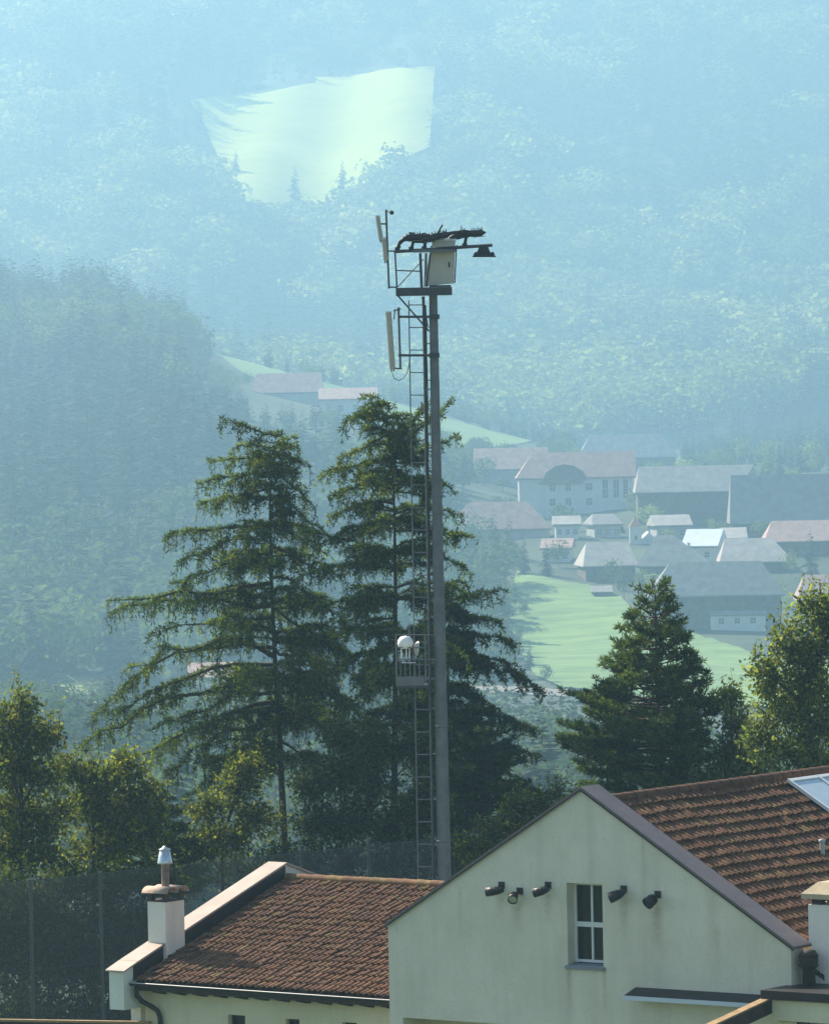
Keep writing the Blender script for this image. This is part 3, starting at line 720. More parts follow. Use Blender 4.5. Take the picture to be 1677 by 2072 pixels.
GU = V(math.cos(PH), -math.sin(PH), 0); GW = V(math.sin(PH), math.cos(PH), 0)
GA = at(1180, 1597, 112.0); GO = V(GA[0], GA[1], 0); AP = GA[2]
def H(u, w, z): return GO + GU * u + GW * w + ZUP * z
def inv(P): q = np.asarray(P) - GO; return float(q @ GU), float(q @ GW), float(P[2])
def onw(px, py, w): return inv(onplane(px, py, H(0, w, 0), GW))
def onu(px, py, u): return inv(onplane(px, py, H(u, 0, 0), GU))
UL, UR = onw(785, 1873, 0)[0], onw(1599, 1912, 0)[0]
EZ = (onw(785, 1873, 0)[2] + onw(1599, 1912, 0)[2]) / 2
SL = (AP - EZ) / ((UR - UL) / 2); MIDU = (UL + UR) / 2
house = thing('gabled_house', H(0, 6, 0), 'pale green gabled house with tall window and five dark spotlights', 'house')
wl, wr = onw(1147, 1870, 0)[0], onw(1219, 1870, 0)[0]
wt, wb = onw(1183, 1788, 0)[2], onw(1184, 1955, 0)[2]
def gz(u): return AP - abs(u - MIDU) * SL
TH = 0.42
lt = onw(815, 2059, 0); lu0, lz = lt[0], lt[2]; lu1 = lu0 + 4.2           # loggia opening low in the wall
w = MB()
def wpoly(pts): w.prism([H(u, 0, z) for u, z in pts], GW * TH)
zm = lz + 0.0
wpoly([(UL, zm), (wl, zm), (wl, gz(wl)), (UL, EZ)])
wpoly([(wl, wt), (wr, wt), (wr, gz(wr)), (MIDU, AP), (wl, gz(wl))] if wl < MIDU < wr else [(wl, wt), (wr, wt), (wr, gz(wr)), (wl, gz(wl))])
wpoly([(wl, zm), (wr, zm), (wr, wb), (wl, wb)])
wpoly([(wr, zm), (UR, zm), (UR, EZ), (wr, gz(wr))])
wpoly([(UL, 0), (lu0, 0), (lu0, zm), (UL, zm)])
wpoly([(lu1, 0), (UR, 0), (UR, zm), (lu1, zm)])
gw_ = w.build('gable_wall', M['stucco'], house)
M['stucco_side'] = M['stucco'].copy()
w = MB(); w.box(H(UL + 0.1, TH + 0.35, 0), GU * (UR - UL - 0.2), GW * 0.2, ZUP * (zm + 0.4)); w.build('loggia_wall', M['cream'], house)
w = MB(); w.box(H(UL, TH, 0), GU * 0.3, GW * 14, ZUP * EZ); w.box(H(UR - 0.3, TH, 0), GU * 0.3, GW * 14, ZUP * (EZ - 0.2)); w.build('side_wall', M['stucco_side'], house)
# cover strip on the gable parapet
for sgn, nm in ((-1, 'verge_cover'), (1, 'verge_cover')):
    ue = (UL - 0.05) if sgn < 0 else (UR + 0.10)
    w = MB(); a = H(MIDU, -0.05, AP + 0.004); b = H(ue, -0.05, AP - abs(ue - MIDU) * SL + 0.004)
    w.prism([a, b, b + ZUP * 0.055, a + ZUP * 0.055], GW * 0.66); w.build(nm, M['cover'], house)
    w = MB(); o = V(0, 0, -0.035) - GW * 0.012
    w.prism([a + o, b + o, b + o + ZUP * 0.034, a + o + ZUP * 0.034], GW * 0.012); w.build('drip_edge', M['dark_metal'], house)
# rust and rain runs below the lamps and the ends of the sill, part of the wall's own surface
nt = M['stucco'].node_tree; bs = nt.nodes['Principled BSDF']; src = bs.inputs['Base Color'].links[0].from_socket
tcn = nt.nodes.new('ShaderNodeTexCoord'); dt = nt.nodes.new('ShaderNodeVectorMath'); dt.operation = 'DOT_PRODUCT'; dt.inputs[1].default_value = tuple(GU)
nt.links.new(tcn.outputs['Object'], dt.inputs[0]); sx = nt.nodes.new('ShaderNodeSeparateXYZ'); nt.links.new(tcn.outputs['Object'], sx.inputs[0])
off_u, off_z = float((LOC[house.name] - GO) @ GU), float(LOC[house.name][2])
def mnode(op, a, b=None, c=None):
    n = nt.nodes.new('ShaderNodeMath'); n.operation = op
    for k_, v_ in enumerate((a, b, c)):
        if v_ is None: continue
        if isinstance(v_, (int, float)): n.inputs[k_].default_value = v_
        else: nt.links.new(v_, n.inputs[k_])
    return n.outputs[0]
tot = None
for px, py, wd_, ln_, am_ in ((1012, 1815, 0.09, 0.5, 0.35), (1046, 1826, 0.12, 0.7, 0.6), (1108, 1812, 0.10, 0.6, 0.5), (1262, 1822, 0.11, 0.8, 0.6), (1328, 1836, 0.13, 1.0, 0.7), (1150, 1960, 0.07, 1.3, 0.55), (1222, 1960, 0.06, 1.1, 0.5), (1300, 1700, 0.05, 1.6, 0.3), (930, 1800, 0.05, 1.2, 0.25), (1450, 1880, 0.08, 1.2, 0.3)):
    u_, _, z_ = onw(px, py, 0)
    g_ = mnode('MULTIPLY', mnode('SUBTRACT', dt.outputs['Value'], u_ - off_u), 1 / wd_); g_ = mnode('POWER', 2.718, mnode('MULTIPLY', mnode('MULTIPLY', g_, g_), -1.0))
    f_ = mnode('MULTIPLY', mnode('SUBTRACT', sx.outputs[2], z_ - off_z), -1 / ln_)                 # 0 at the lamp, 1 at the foot of the run
    up_ = nt.nodes.new('ShaderNodeMapRange'); up_.inputs[1].default_value = -0.12; up_.inputs[2].default_value = 0.05; nt.links.new(f_, up_.inputs[0])
    dn_ = nt.nodes.new('ShaderNodeMapRange'); dn_.inputs[1].default_value = 0.05; dn_.inputs[2].default_value = 1.0; dn_.inputs[3].default_value = 1; dn_.inputs[4].default_value = 0; nt.links.new(f_, dn_.inputs[0])
    s_ = mnode('MULTIPLY', mnode('MULTIPLY', g_, up_.outputs[0]), mnode('MULTIPLY', dn_.outputs[0], am_)); tot = s_ if tot is None else mnode('ADD', tot, s_)
nz_ = nt.nodes.new('ShaderNodeTexNoise'); nz_.inputs['Scale'].default_value = 14; nz_.inputs['Detail'].default_value = 5; nt.links.new(tcn.outputs['Object'], nz_.inputs['Vector'])
tot = mnode('MULTIPLY', tot, mnode('MULTIPLY', nz_.outputs[0], 1.6)); tot = mnode('MINIMUM', tot, 0.8)
mxs = nt.nodes.new('ShaderNodeMix'); mxs.data_type = 'RGBA'; nt.links.new(tot, mxs.inputs[0]); nt.links.new(src, mxs.inputs[6]); mxs.inputs[7].default_value = (0.27, 0.21, 0.135, 1); nt.links.new(mxs.outputs[2], bs.inputs['Base Color'])
# roof
RZ = AP - 0.33
roof = MB(); uE = UR + 0.38
def rz(u): return RZ - abs(u - MIDU) * SL
for sgn in (-1, 1):
    ue = MIDU + sgn * (uE - MIDU)
    a, b = H(MIDU, 0.62, RZ - 0.06), H(ue, 0.62, rz(ue) - 0.06)
    roof.prism([a, b, b - ZUP * 0.12, a - ZUP * 0.12], GW * 13.6)
roof = roof.build('roof', M['deck'], house)

def tile_mesh(name, wid, ln, m, rolls=1, hgt=0.036, lift=0.050):
    """double-roll tile: local x across, local y up the slope, z normal"""
    prof = []
    for k in range(rolls):
        x0 = wid * k / rolls; p = wid / rolls
        for t in (0, 0.30, 0.42, 0.56, 0.72, 0.88):
            hh = 0 if t < 0.33 else hgt * math.sin(math.pi * (t - 0.30) / 0.70) ** 0.8
            prof.append((x0 + p * t, hh))
    prof.append((wid * 1.0, 0.0))
    n = len(prof); v, f = [], []
    for y, lift in ((0, lift), (ln, 0.010)):
        v += [(x, y, z + lift) for x, z in prof]
    f += [(i, i + 1, n + i + 1, n + i) for i in range(n - 1)]
    b = len(v); v += [(x, 0.004, z + 0.012) for x, z in prof]
    f += [(b + i, b + i + 1, i + 1, i) for i in range(n - 1)]
    me = bpy.data.meshes.new(name); me.from_pydata(v, [], f); me.materials.append(m); me.update()
    return me
def tiles(parent, origin, ux, uy, nx, ny, wid, ln, mats, keep, nm, seed, lift=0.05):
    """rows of tiles from the eave up; the largest in view as objects, the rest joined"""
    r = random.Random(seed); nz = np.cross(ux, uy)
    R = Matrix((ux, uy, nz)).transposed().to_4x4()
    meshes = [tile_mesh(nm, wid, ln * 1.12, M[q], lift=lift) for q in mats]
    cand = []
    for j in range(ny):
        for i in range(nx):
            P = origin + ux * (wid * i) + uy * (ln * j)
            c = P + ux * wid / 2 + uy * ln / 2
            if not keep(c, i, j): continue
            x, y = project(c); d = (c - CAM) @ FW
            cand.append((0 if (-8 < x < 1685 and y < 2080) else 1, d, P))
    cand.sort(key=lambda q: (q[0], q[1]))
    po = LOC[parent.name]; joined = [MB() for _ in meshes]
    pick = set(range(min(290, len(cand))))
    for n, (a, d, P) in enumerate(cand):
        moss = math.sin(P[0] * 2.3 + P[1] * 1.1) + math.sin(P[0] * 0.9 - P[1] * 2.7 + 2) + math.sin(P[2] * 5 + P[0] * 4.1)
        k = r.choices(range(len(meshes)), (5, 4, 3, max(0.1, 0.6 + 0.7 * moss)))[0]
        tw = Matrix.Rotation(r.gauss(0, 0.022), 4, 'Z') @ Matrix.Rotation(r.gauss(0, 0.03), 4, 'X')
        m4 = R @ tw; m4.translation = Vector(P + uy * r.gauss(0, 0.008) + nz * (r.gauss(0.004, 0.007) + 0.014 * math.sin(P[0] * 1.3 + P[1] * 0.8 + P[2])))
        if n in pick:
            o = link(bpy.data.objects.new(nm, meshes[k])); o.parent = parent
            m4.translation = m4.translation - Vector(po); o.matrix_local = m4
        else:
            vs = [m4 @ q.co for q in meshes[k].vertices]
            joined[k].add(vs, [tuple(p.vertices) for p in meshes[k].polygons])
    if len(cand) > 290:
        allm = MB()
        for k, jm in enumerate(joined): allm.add(jm.v, jm.f, k)
        put('remaining_tiles', allm.mesh('remaining_tiles', [M[q] for q in mats]), parent, kind='stuff')
# right slope: x runs from back to front when looking at it from the right, so that x cross y points out
sr = unit(H(MIDU, 0, RZ) - H(uE, 0, rz(uE)))
LR = float(np.linalg.norm(H(MIDU, 0, RZ) - H(uE, 0, rz(uE)))); nyR = 19; lnR = LR / nyR
nR = np.cross(-GW, sr) if np.cross(GW, sr)[2] < 0 else np.cross(GW, sr)
uxR = GW if np.cross(GW, sr)[2] > 0 else -GW
orgR = H(uE, 0.63, rz(uE)) if uxR is GW else H(uE, 13.83, rz(uE))
tiles(roof, orgR, uxR, sr, 72, nyR, 0.185, lnR, ['tilb0', 'tilb1', 'tilb2', 'tilb3'], lambda c, i, j: True, 'roof_tile', 3, 0.075)
for k in range(33):
    a = H(MIDU, 0.62 + k * 0.40, RZ + 0.035)
    q = MB(); q.tube([a, a + GW * 0.43], [0.13, 0.115], 10); put('ridge_tile', q.mesh('ridge_tile', M['tilb1']), roof)
# window
ww, wh = wr - wl, wt - wb
f = MB(); wd = 0.26
def bar(u0, u1, z0, z1, w0=wd, dp=0.07): f.box(H(u0, w0, z0), GU * (u1 - u0), GW * dp, ZUP * (z1 - z0))
fr = 0.055
bar(wl + 0.003, wr - 0.003, wt - fr, wt - 0.003); bar(wl + 0.003, wr - 0.003, wb + 0.05, wb + 0.05 + fr)
bar(wl + 0.003, wl + fr, wb + 0.05 + fr, wt - fr); bar(wr - fr, wr - 0.003, wb + 0.05 + fr, wt - fr)
zc = wb + wh * 0.49; bar(wl + fr, wr - fr, zc - 0.05, zc + 0.05, wd - 0.012, 0.08)
uc = (wl + wr) / 2
bar(uc - 0.022, uc + 0.022, wb + 0.05 + fr, zc - 0.05); bar(uc - 0.022, uc + 0.022, zc + 0.05, wt - fr)
win = f.build('window', M['white_paint'], house)
for a, b in ((wl + fr, uc - 0.022), (uc + 0.022, wr - fr)):
    for c, d in ((wb + 0.05 + fr, zc - 0.05), (zc + 0.05, wt - fr)):
        p = MB(); p.box(H(a, wd + 0.035, c), GU * (b - a), GW * 0.012, ZUP * (d - c)); put('pane', p.mesh('pane', M['glass']), win)
p = MB(); p.prism([H(wl - 0.04, -0.06, wb - 0.01), H(wl - 0.04, wd, wb + 0.03), H(wl - 0.04, wd, wb - 0.04), H(wl - 0.04, -0.06, wb - 0.07)], GU * (ww + 0.08))
put('sill', p.mesh('sill', M['sill']), win)
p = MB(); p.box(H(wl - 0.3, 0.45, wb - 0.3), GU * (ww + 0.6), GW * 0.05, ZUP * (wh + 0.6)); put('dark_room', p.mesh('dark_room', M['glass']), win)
# canopy shelf on the wall
c0, c1 = onw(1286, 2018, 0), onw(1597, 2034, 0); cz = (c0[2] + c1[2]) / 2 + 0.03
q = MB(); q.prism([H(c0[0], -0.002, cz + 0.16), H(c0[0], -0.42, cz + 0.04), H(c0[0], -0.42, cz), H(c0[0], -0.002, cz)], GU * (UR - c0[0] + 0.02))
can = q.build('canopy', M['dark_metal'], house)
q = MB(); q.box(H(c0[0] - 0.01, -0.46, cz - 0.05), GU * (UR - c0[0] + 0.04), GW * 0.035, ZUP * 0.085); put('fascia', q.mesh('fascia', mat('pale_blue_fascia', (0.50, 0.56, 0.60), 0.5)), can)
# spotlights on the wall
def spotlight(px, py, du, dw, dz, ln, rad, label, kind):
    ln, rad = ln * 0.92, rad * 0.84
    u, _, z = onw(px, py, -0.25)
    b = H(u, 0, z + 0.10)
    t = thing('spotlight', b, label, 'spotlight', 'spotlights on the gable wall')
    q = MB(); q.cbox(b + GW * -0.015, GU * 0.14, GW * 0.03, ZUP * 0.14); q.tube([b - GW * 0.02, b - GW * 0.12 - ZUP * 0.02, b - GW * 0.24 - ZUP * 0.08], 0.018, 6)
    q.build('bracket', M['dark_metal'], t)
    ax = unit(GU * du + GW * dw + ZUP * dz); c = b - GW * 0.25 - ZUP * 0.10 - ax * ln * 0.5
    q = MB(); q.lathe(c, [(0.0, 0), (rad * 0.45, 0.0), (rad * 0.62, ln * 0.25), (rad * 0.95, ln * 0.62), (rad, ln), (rad * 0.9, ln), (rad * 0.86, ln * 0.9)], ax, 14)
    q.build('housing', M['dark_metal'], t)
    q = MB(); q.lathe(c, [(rad * 0.86, ln * 0.9), (0.0, ln * 0.93)], ax, 14)
    q.build('lens', M['silver'] if kind == 'bright' else M['glass'], t)
    for k in range(3):
        q = MB(); q.lathe(c, [(rad * (0.6 + 0.1 * k), ln * (0.16 + 0.13 * k)), (rad * (0.78 + 0.1 * k), ln * (0.17 + 0.13 * k)), (rad * (0.6 + 0.1 * k), ln * (0.20 + 0.13 * k))], ax, 14); q.build('cooling_fin', M['dark_metal'], t)
    return t
M['silver'] = mat('bright_metal', (0.55, 0.57, 0.58), 0.3, 0.1, 4, metal=0.7)
spotlight(1001, 1803, -1, -0.25, -0.12, 0.40, 0.115, 'leftmost dark spotlight pointing sideways left on the gable wall', 'dark')
spotlight(1038, 1815, 0.35, -0.7, -0.45, 0.24, 0.125, 'small spotlight with shiny rim beside the leftmost one', 'bright')
spotlight(1095, 1803, -0.9, -0.3, -0.25, 0.36, 0.115, 'dark spotlight close to the left edge of the tall window', 'dark')
spotlight(1248, 1811, -0.85, -0.35, -0.38, 0.36, 0.135, 'dark spotlight close to the right edge of the tall window', 'dark')
spotlight(1317, 1822, -0.3, -0.8, -0.5, 0.28, 0.15, 'rightmost round dark spotlight, farthest right of the window', 'dark')
# solar panel, top right
def onroof(px, py, lift=0.0): return onplane(px, py, H(MIDU, 0, RZ + lift), np.cross(uxR, sr))
sp = onroof(1590, 1580, 0.16); su, sw, _z = inv(sp)
M['solar_glass'] = mat('solar_glass', (0.40, 0.47, 0.50), 0.18, 0.05, 2, spec=0.6)
t = thing('solar_panel', sp, 'white framed glass solar collector on the house roof at right edge', 'solar panel')
nr = np.cross(uxR, sr); dn = -sr; o = sp
CW, CH = 1.15, 1.55
for i in range(3):
    p = MB(); p.box(o + GW * (i * CW) - nr * 0.01, GW * 0.06, dn * (2 * CH + 0.06), nr * 0.07); p.build('frame_bar', M['white_paint'], t)
for j in range(3):
    p = MB(); p.box(o + GW * 0.06 + dn * (j * CH), GW * (2 * CW - 0.06), dn * (0.09 if j == 0 else 0.06), nr * 0.055); p.build('frame_bar', M['white_paint'], t)
for i in range(2):
    for j in range(2):
        p = MB(); p.box(o + GW * (i * CW + 0.06) + dn * (j * CH + 0.06), GW * (CW - 0.06), dn * (CH - 0.06), nr * 0.03); p.build('pane', M['solar_glass'], t)
p = MB(); p.box(o + GW * 0.02 - nr * 0.12, GW * (2 * CW), dn * (2 * CH), nr * 0.10); p.build('panel_tray', M['dark_metal'], t)
p0 = onroof(1663, 1732); q = MB(); q.tube([p0 - ZUP * 0.1, p0 + ZUP * 0.30], 0.055, 10); q.lathe(p0 + ZUP * 0.30, [(0.075, 0), (0.075, 0.04), (0.0, 0.06)], ZUP, 10)
put('vent_pipe', q.mesh('vent_pipe', mat('grey_pipe', (0.36, 0.38, 0.36), 0.6)), roof)
# chimney at the right corner
cl = onw(1634, 1830, 0.62); uc0 = cl[0]; zt = cl[2]
ck = MB(); ck.box(H(uc0, 0.62, 2), GU * 1.15, GW * 0.9, ZUP * (zt - 2)); ck = ck.build('chimney', M['white_render'], house)
k = MB()
for du in (0.05, 0.88):
    for dw in (0.05, 0.62): k.box(H(uc0 + du, 0.62 + dw, zt), GU * 0.2, GW * 0.2, ZUP * 0.12)
put('cap_foot', k.mesh('cap_foot', M['dark_timber']), ck)
k = MB(); o = H(uc0 - 0.10, 0.52, zt + 0.12); a, b = GU * 1.35, GW * 1.1
c4 = [o, o + a, o + a + b, o + b]; c4b = [p + ZUP * 0.10 for p in c4]; ctr = o + a / 2 + b / 2 + ZUP * 0.32
top4 = [ctr + (p - (o + a / 2 + b / 2)) * 0.62 for p in c4]
k.add(c4 + c4b + top4, [(3, 2, 1, 0), (0, 1, 5, 4), (1, 2, 6, 5), (2, 3, 7, 6), (3, 0, 4, 7), (4, 5, 9, 8), (5, 6, 10, 9), (6, 7, 11, 10), (7, 4, 8, 11), (8, 9, 10, 11)])
put('chimney_cap', k.mesh('chimney_cap', mat('pale_stone_cap', (0.44, 0.35, 0.23), 0.9, 0.12, 4, bump=0.4)), ck)
# porch roof in the lower right corner
pz = onw(1592, 2010, -0.9)
por = thing('porch', H(UR + 1.2, -0.4, 0), 'dark roofed porch at the right corner of the gabled house', 'porch')
pu = UR - 0.12; ptz = onw(1600, 2000, -0.5)[2]
q = MB(); q.box(H(pu, -0.95, ptz - 0.18), GU * 3.2, GW * 1.5, ZUP * 0.17); q.build('roof_slab', M['dark_metal'], por)
q = MB(); q.box(H(pu + 0.25, -0.75, 0), GU * 2.9, GW * 0.25, ZUP * (ptz - 0.62)); q.build('wall', M['cream'], por)
q = MB(); q.box(H(pu + 0.2, -0.85, ptz - 0.6), GU * 3.0, GW * 0.4, ZUP * 0.40); q.build('lintel', M['cream'], por)
for i in range(9):
    q = MB(); q.box(H(pu + 0.75 + i * 0.27, -0.83, ptz - 1.45), GU * 0.255, GW * 0.06, ZUP * (0.85 - 0.03 * (i % 2))); q.build('dark_opening_board', M['dark_timber'], por)  # dark boards stand in for the unlit opening below the lintel
ba = H(*onw(1588, 2002, -0.3)); bb = onplane(1425, 2078, ba, unit(np.cross(ZUP, unit(GW * 1.0 + GU * 0.12))))
q = MB(); dr = unit(bb - ba); sd = unit(np.cross(dr, ZUP)); up = np.cross(sd, dr)
q.box(ba - sd * 0.09 - up * 0.30, dr * np.linalg.norm(bb - ba) * 1.25, sd * 0.18, up * 0.27); q.build('beam', M['dark_timber'], por)
q = MB(); q.box(ba - sd * 0.105 - up * 0.03, dr * np.linalg.norm(bb - ba) * 1.25, sd * 0.21, up * 0.035); q.build('beam_sunlit_top', M['timber'], por)  # sunlit top and dark sides of one beam put into two colours
# rain barrel
bc = H(*onw(1636, 1990, 0.25)); zb = bc[2]
t = thing('rain_barrel', bc, 'dark brown round barrel standing on the porch roof by the chimney', 'barrel')
q = MB(); q.lathe(bc, [(0.0, 0), (0.13, 0), (0.13, 0.28), (0.17, 0.33), (0.19, 0.45), (0.18, 0.58), (0.13, 0.66), (0.0, 0.68)], ZUP, 18); q.build('body', M['dark_timber'], t)
for hh in (0.36, 0.55):
    q = MB(); q.lathe(bc, [(0.178, hh - 0.02), (0.200, hh - 0.015), (0.200, hh + 0.015), (0.178, hh + 0.02)], ZUP, 18); q.build('hoop', M['dark_metal'], t)

# ---------------------------------------------------------------- low wing with tiled roof
W0 = 0.6
e0, e1 = onw(275, 1990, W0), onw(780, 2028, W0); LZ = (e0[2] + e1[2]) / 2 + 0.08; LU = e0[0] - 0.05
rg = onu(600, 1781, e0[0] + 0.25); RW, RGZ = rg[1], rg[2]
SLW = (RGZ - LZ) / (RW - W0)
wing = thing('low_wing', H(-8.5, 4, 0), 'low building with long brown tiled roof left of the gabled house', 'house')
PW = 0.40                                              # parapet thickness
u0w, u1w = LU - 0.15, UL
q = MB()
holes = []
for px0, px1, py in ((462, 496, 2054), (578, 606, 2062), (693, 722, 2069)):
    a, b = onw(px0, py, 1.0), onw(px1, py, 1.0); holes.append((a[0], b[0], (a[2] + b[2]) / 2))
q2 = MB(); uu = u0w; zt_ = LZ + 0.02
for a, b, z in holes:
    q2.box(H(uu, 1.0, 0), GU * (a - uu), GW * 0.35, ZUP * zt_); q2.box(H(a, 1.0, z), GU * (b - a), GW * 0.35, ZUP * (zt_ - z)); q2.box(H(a, 1.0, 0), GU * (b - a), GW * 0.35, ZUP * (z - 0.75)); uu = b
q2.box(H(uu, 1.0, 0), GU * (u1w - uu), GW * 0.35, ZUP * zt_)
q2.build('wall', M['cream'], wing)
for a, b, z in holes:
    f = MB(); f.box(H(a + 0.002, 1.12, z - 0.75), GU * 0.05, GW * 0.06, ZUP * 0.748); f.box(H(b - 0.052, 1.12, z - 0.75), GU * 0.05, GW * 0.06, ZUP * 0.748)
    f.box(H(a + 0.052, 1.12, z - 0.055), GU * (b - a - 0.104), GW * 0.06, ZUP * 0.05); f.box(H(a + 0.052, 1.12, z - 0.75), GU * (b - a - 0.104), GW * 0.06, ZUP * 0.05)
    fo = put('window', f.mesh('window', M['dark_timber']), wing)
    p = MB(); p.box(H(a + 0.052, 1.15, z - 0.70), GU * (b - a - 0.104), GW * 0.012, ZUP * 0.645); put('pane', p.mesh('pane', M['glass']), fo)
q = MB(); q.box(H(u0w, 2 * RW - 1.3, 0), GU * (u1w - u0w), GW * 0.3, ZUP * LZ); q.build('back_wall', M['cream'], wing)
q = MB()
for sg in (0, 1):
    wa = W0 + 0.05 if sg == 0 else 2 * RW - W0 - 0.05
    a, b = H(u0w, wa, LZ + 0.05 * SLW - 0.05), H(u0w, RW, RGZ - 0.05)
    q.prism([a, b, b - ZUP * 0.14, a - ZUP * 0.14], GU * (u1w + 1.5 - u0w))
wroof = q.build('roof', M['deck'], wing)
sw_ = unit(H(0, RW, RGZ) - H(0, W0, LZ)); LW = float(np.linalg.norm(H(0, RW, RGZ) - H(0, W0, LZ)))
nyW = 19; lnW = LW / nyW
ux = GU if np.cross(GU, sw_)[2] > 0 else -GU
tiles(wroof, H(LU + 0.02, W0 - 0.03, LZ), ux, sw_, 64, nyW, 0.15, lnW, ['tile0', 'tile1', 'tile2', 'tile3'],
      lambda c, i, j: inv(c)[0] < UL + 1.0, 'roof_tile', 5)
for k in range(20):
    a = H(LU + 0.04 + k * 0.40, RW, RGZ + 0.03)
    q = MB(); q.tube([a, a + GU * 0.43], [0.125, 0.11], 10); put('ridge_tile', q.mesh('ridge_tile', M['tile2' if k % 3 else 'tile3']), wroof)
# back slope, plain lower courses hidden from the camera
# parapet wall with cover
pu0 = LU - PW - 0.02; ph_ = 0.34
def pz_(wv): return LZ + (min(wv, 2 * RW - wv) - W0) * SLW + ph_
q = MB(); wl0 = W0 - 0.32
zb_ = onw(250, 2044, wl0)[2]
q.prism([H(pu0, wl0, zb_), H(pu0, 1.0, zb_), H(pu0, 1.0, pz_(1.0)), H(pu0, wl0, pz_(wl0))], GU * PW)
q.prism([H(pu0, 1.0, 0), H(pu0, RW, 0), H(pu0, RW, pz_(RW)), H(pu0, 1.0, pz_(1.0))], GU * PW)
q.prism([H(pu0, RW, 0), H(pu0, 2 * RW - 1, 0), H(pu0, 2 * RW - 1, pz_(2 * RW - 1)), H(pu0, RW, pz_(RW))], GU * PW)
q.build('parapet_wall', plaster('parapet_render', (0.66, 0.68, 0.58), (0.72, 0.74, 0.64), (0.36, 0.36, 0.30), 0.3), wing)
q = MB(); q.box(H(pu0 + PW, W0 + 0.5, LZ + 0.1), GU * 0.012, GW * 0.001, ZUP * 0.001)
for wa, wb_, nm in ((wl0 - 0.06, wl0 + 0.42, 0), (wl0 + 0.43, RW, 1), (RW + 0.002, 2 * RW - 1, 2)):
    q = MB(); q.prism([H(pu0 - 0.06, wa, pz_(wa) + 0.004), H(pu0 - 0.06, wb_, pz_(wb_) + 0.004), H(pu0 - 0.06, wb_, pz_(wb_) + 0.05), H(pu0 - 0.06, wa, pz_(wa) + (0.035 if nm == 0 else 0.05))], GU * (PW + 0.12))
    q.build('parapet_cover', M['cover_pale'], wing)
q = MB(); ins = pu0 + PW + 0.004
q.prism([H(ins, W0, LZ + 0.02), H(ins, RW, RGZ + 0.02), H(ins, RW, pz_(RW) - 0.02), H(ins, W0, pz_(W0) - 0.02)], GU * 0.012); q.build('shaded_flashing', M['dark_metal'], wing)  # dark sheet: the shade on the parapet's inner face put into its colour
# gutter, fascia, rafter tails, downpipe
q = MB(); n = 7; ga, gb = H(LU + 0.0, W0 - 0.10, LZ - 0.02), H(UL - 0.03, W0 - 0.10, LZ - 0.04)
ring = [(math.cos(math.pi * k / n) * 0.075, -math.sin(math.pi * k / n) * 0.075) for k in range(n + 1)]
vs = [g_ + GW * x + ZUP * z for g_ in (ga, gb) for x, z in ring]
q.add(vs, [(i, i + 1, n + 2 + i, n + 1 + i) for i in range(n)] + [(n + 1 + i, n + 2 + i, i + 1, i) for i in range(0)])
gut = q.build('gutter', M['dark_metal'], wing)
q = MB(); q.tube([ga - GW * 0.078 + ZUP * 0.004, gb - GW * 0.078 + ZUP * 0.004], 0.011, 6); put('gutter_bead', q.mesh('gutter_bead', mat('zinc_bead', (0.5, 0.48, 0.46), 0.4, metal=0.5)), gut)
q = MB(); q.box(H(LU + 0.05, W0 + 0.005, LZ - 0.20), GU * (UL - LU - 0.08), GW * 0.03, ZUP * 0.19); q.build('fascia_board', M['dark_timber'], wing)
nt_ = 13
for k in range(nt_):
    uq = LU + 0.45 + (UL - LU - 0.6) * k / (nt_ - 1)
    q = MB(); q.prism([H(uq, W0 + 0.04, LZ - 0.22), H(uq, 1.0, LZ - 0.30), H(uq, 1.0, LZ - 0.04), H(uq, W0 + 0.04, LZ - 0.04)], GU * 0.13); q.build('rafter_tail', M['dark_timber'], wing)
pth = [H(*onw(px, py, w_)) for px, py, w_ in ((276, 2000, W0 - 0.1), (277, 2014, W0 - 0.08), (288, 2026, W0 + 0.05), (306, 2036, W0 + 0.22), (319, 2045, W0 + 0.30), (324, 2058, W0 + 0.32), (325, 2075, W0 + 0.32))]
pth.append(V(pth[-1][0], pth[-1][1], 0.1))
q = MB(); q.tube(pth, 0.055, 10); q.build('downpipe', M['dark_metal'], wing)
# left chimney with tile cap and flue
nW = np.cross(ux, sw_)
cb = onplane(337, 1945, H(0, RW, RGZ), nW); cu, cw_, czb = inv(cb)
ct = onplane(337, 1826, cb, GW)[2]
c1u, c2w = 0.49, 0.66
CB = H(cu - c1u, cw_, 0)
q = MB(); q.box(CB + ZUP * (czb - 1.2), GU * c1u, GW * c2w, ZUP * (ct - czb + 1.2)); chm = q.build('chimney', M['white_render'], wing)
q = MB(); q.box(CB + ZUP * ct + GU * -0.01 - GW * 0.01, GU * (c1u + 0.02), GW * (c2w + 0.02), ZUP * 0.03)
for a_ in (0.0, c1u - 0.1):
    for b_ in (0.02, c2w - 0.14): q.box(CB + GU * a_ + GW * b_ + ZUP * (ct + 0.03), GU * 0.1, GW * 0.12, ZUP * 0.17)
put('cap_post', q.mesh('cap_post', M['dark_timber']), chm)
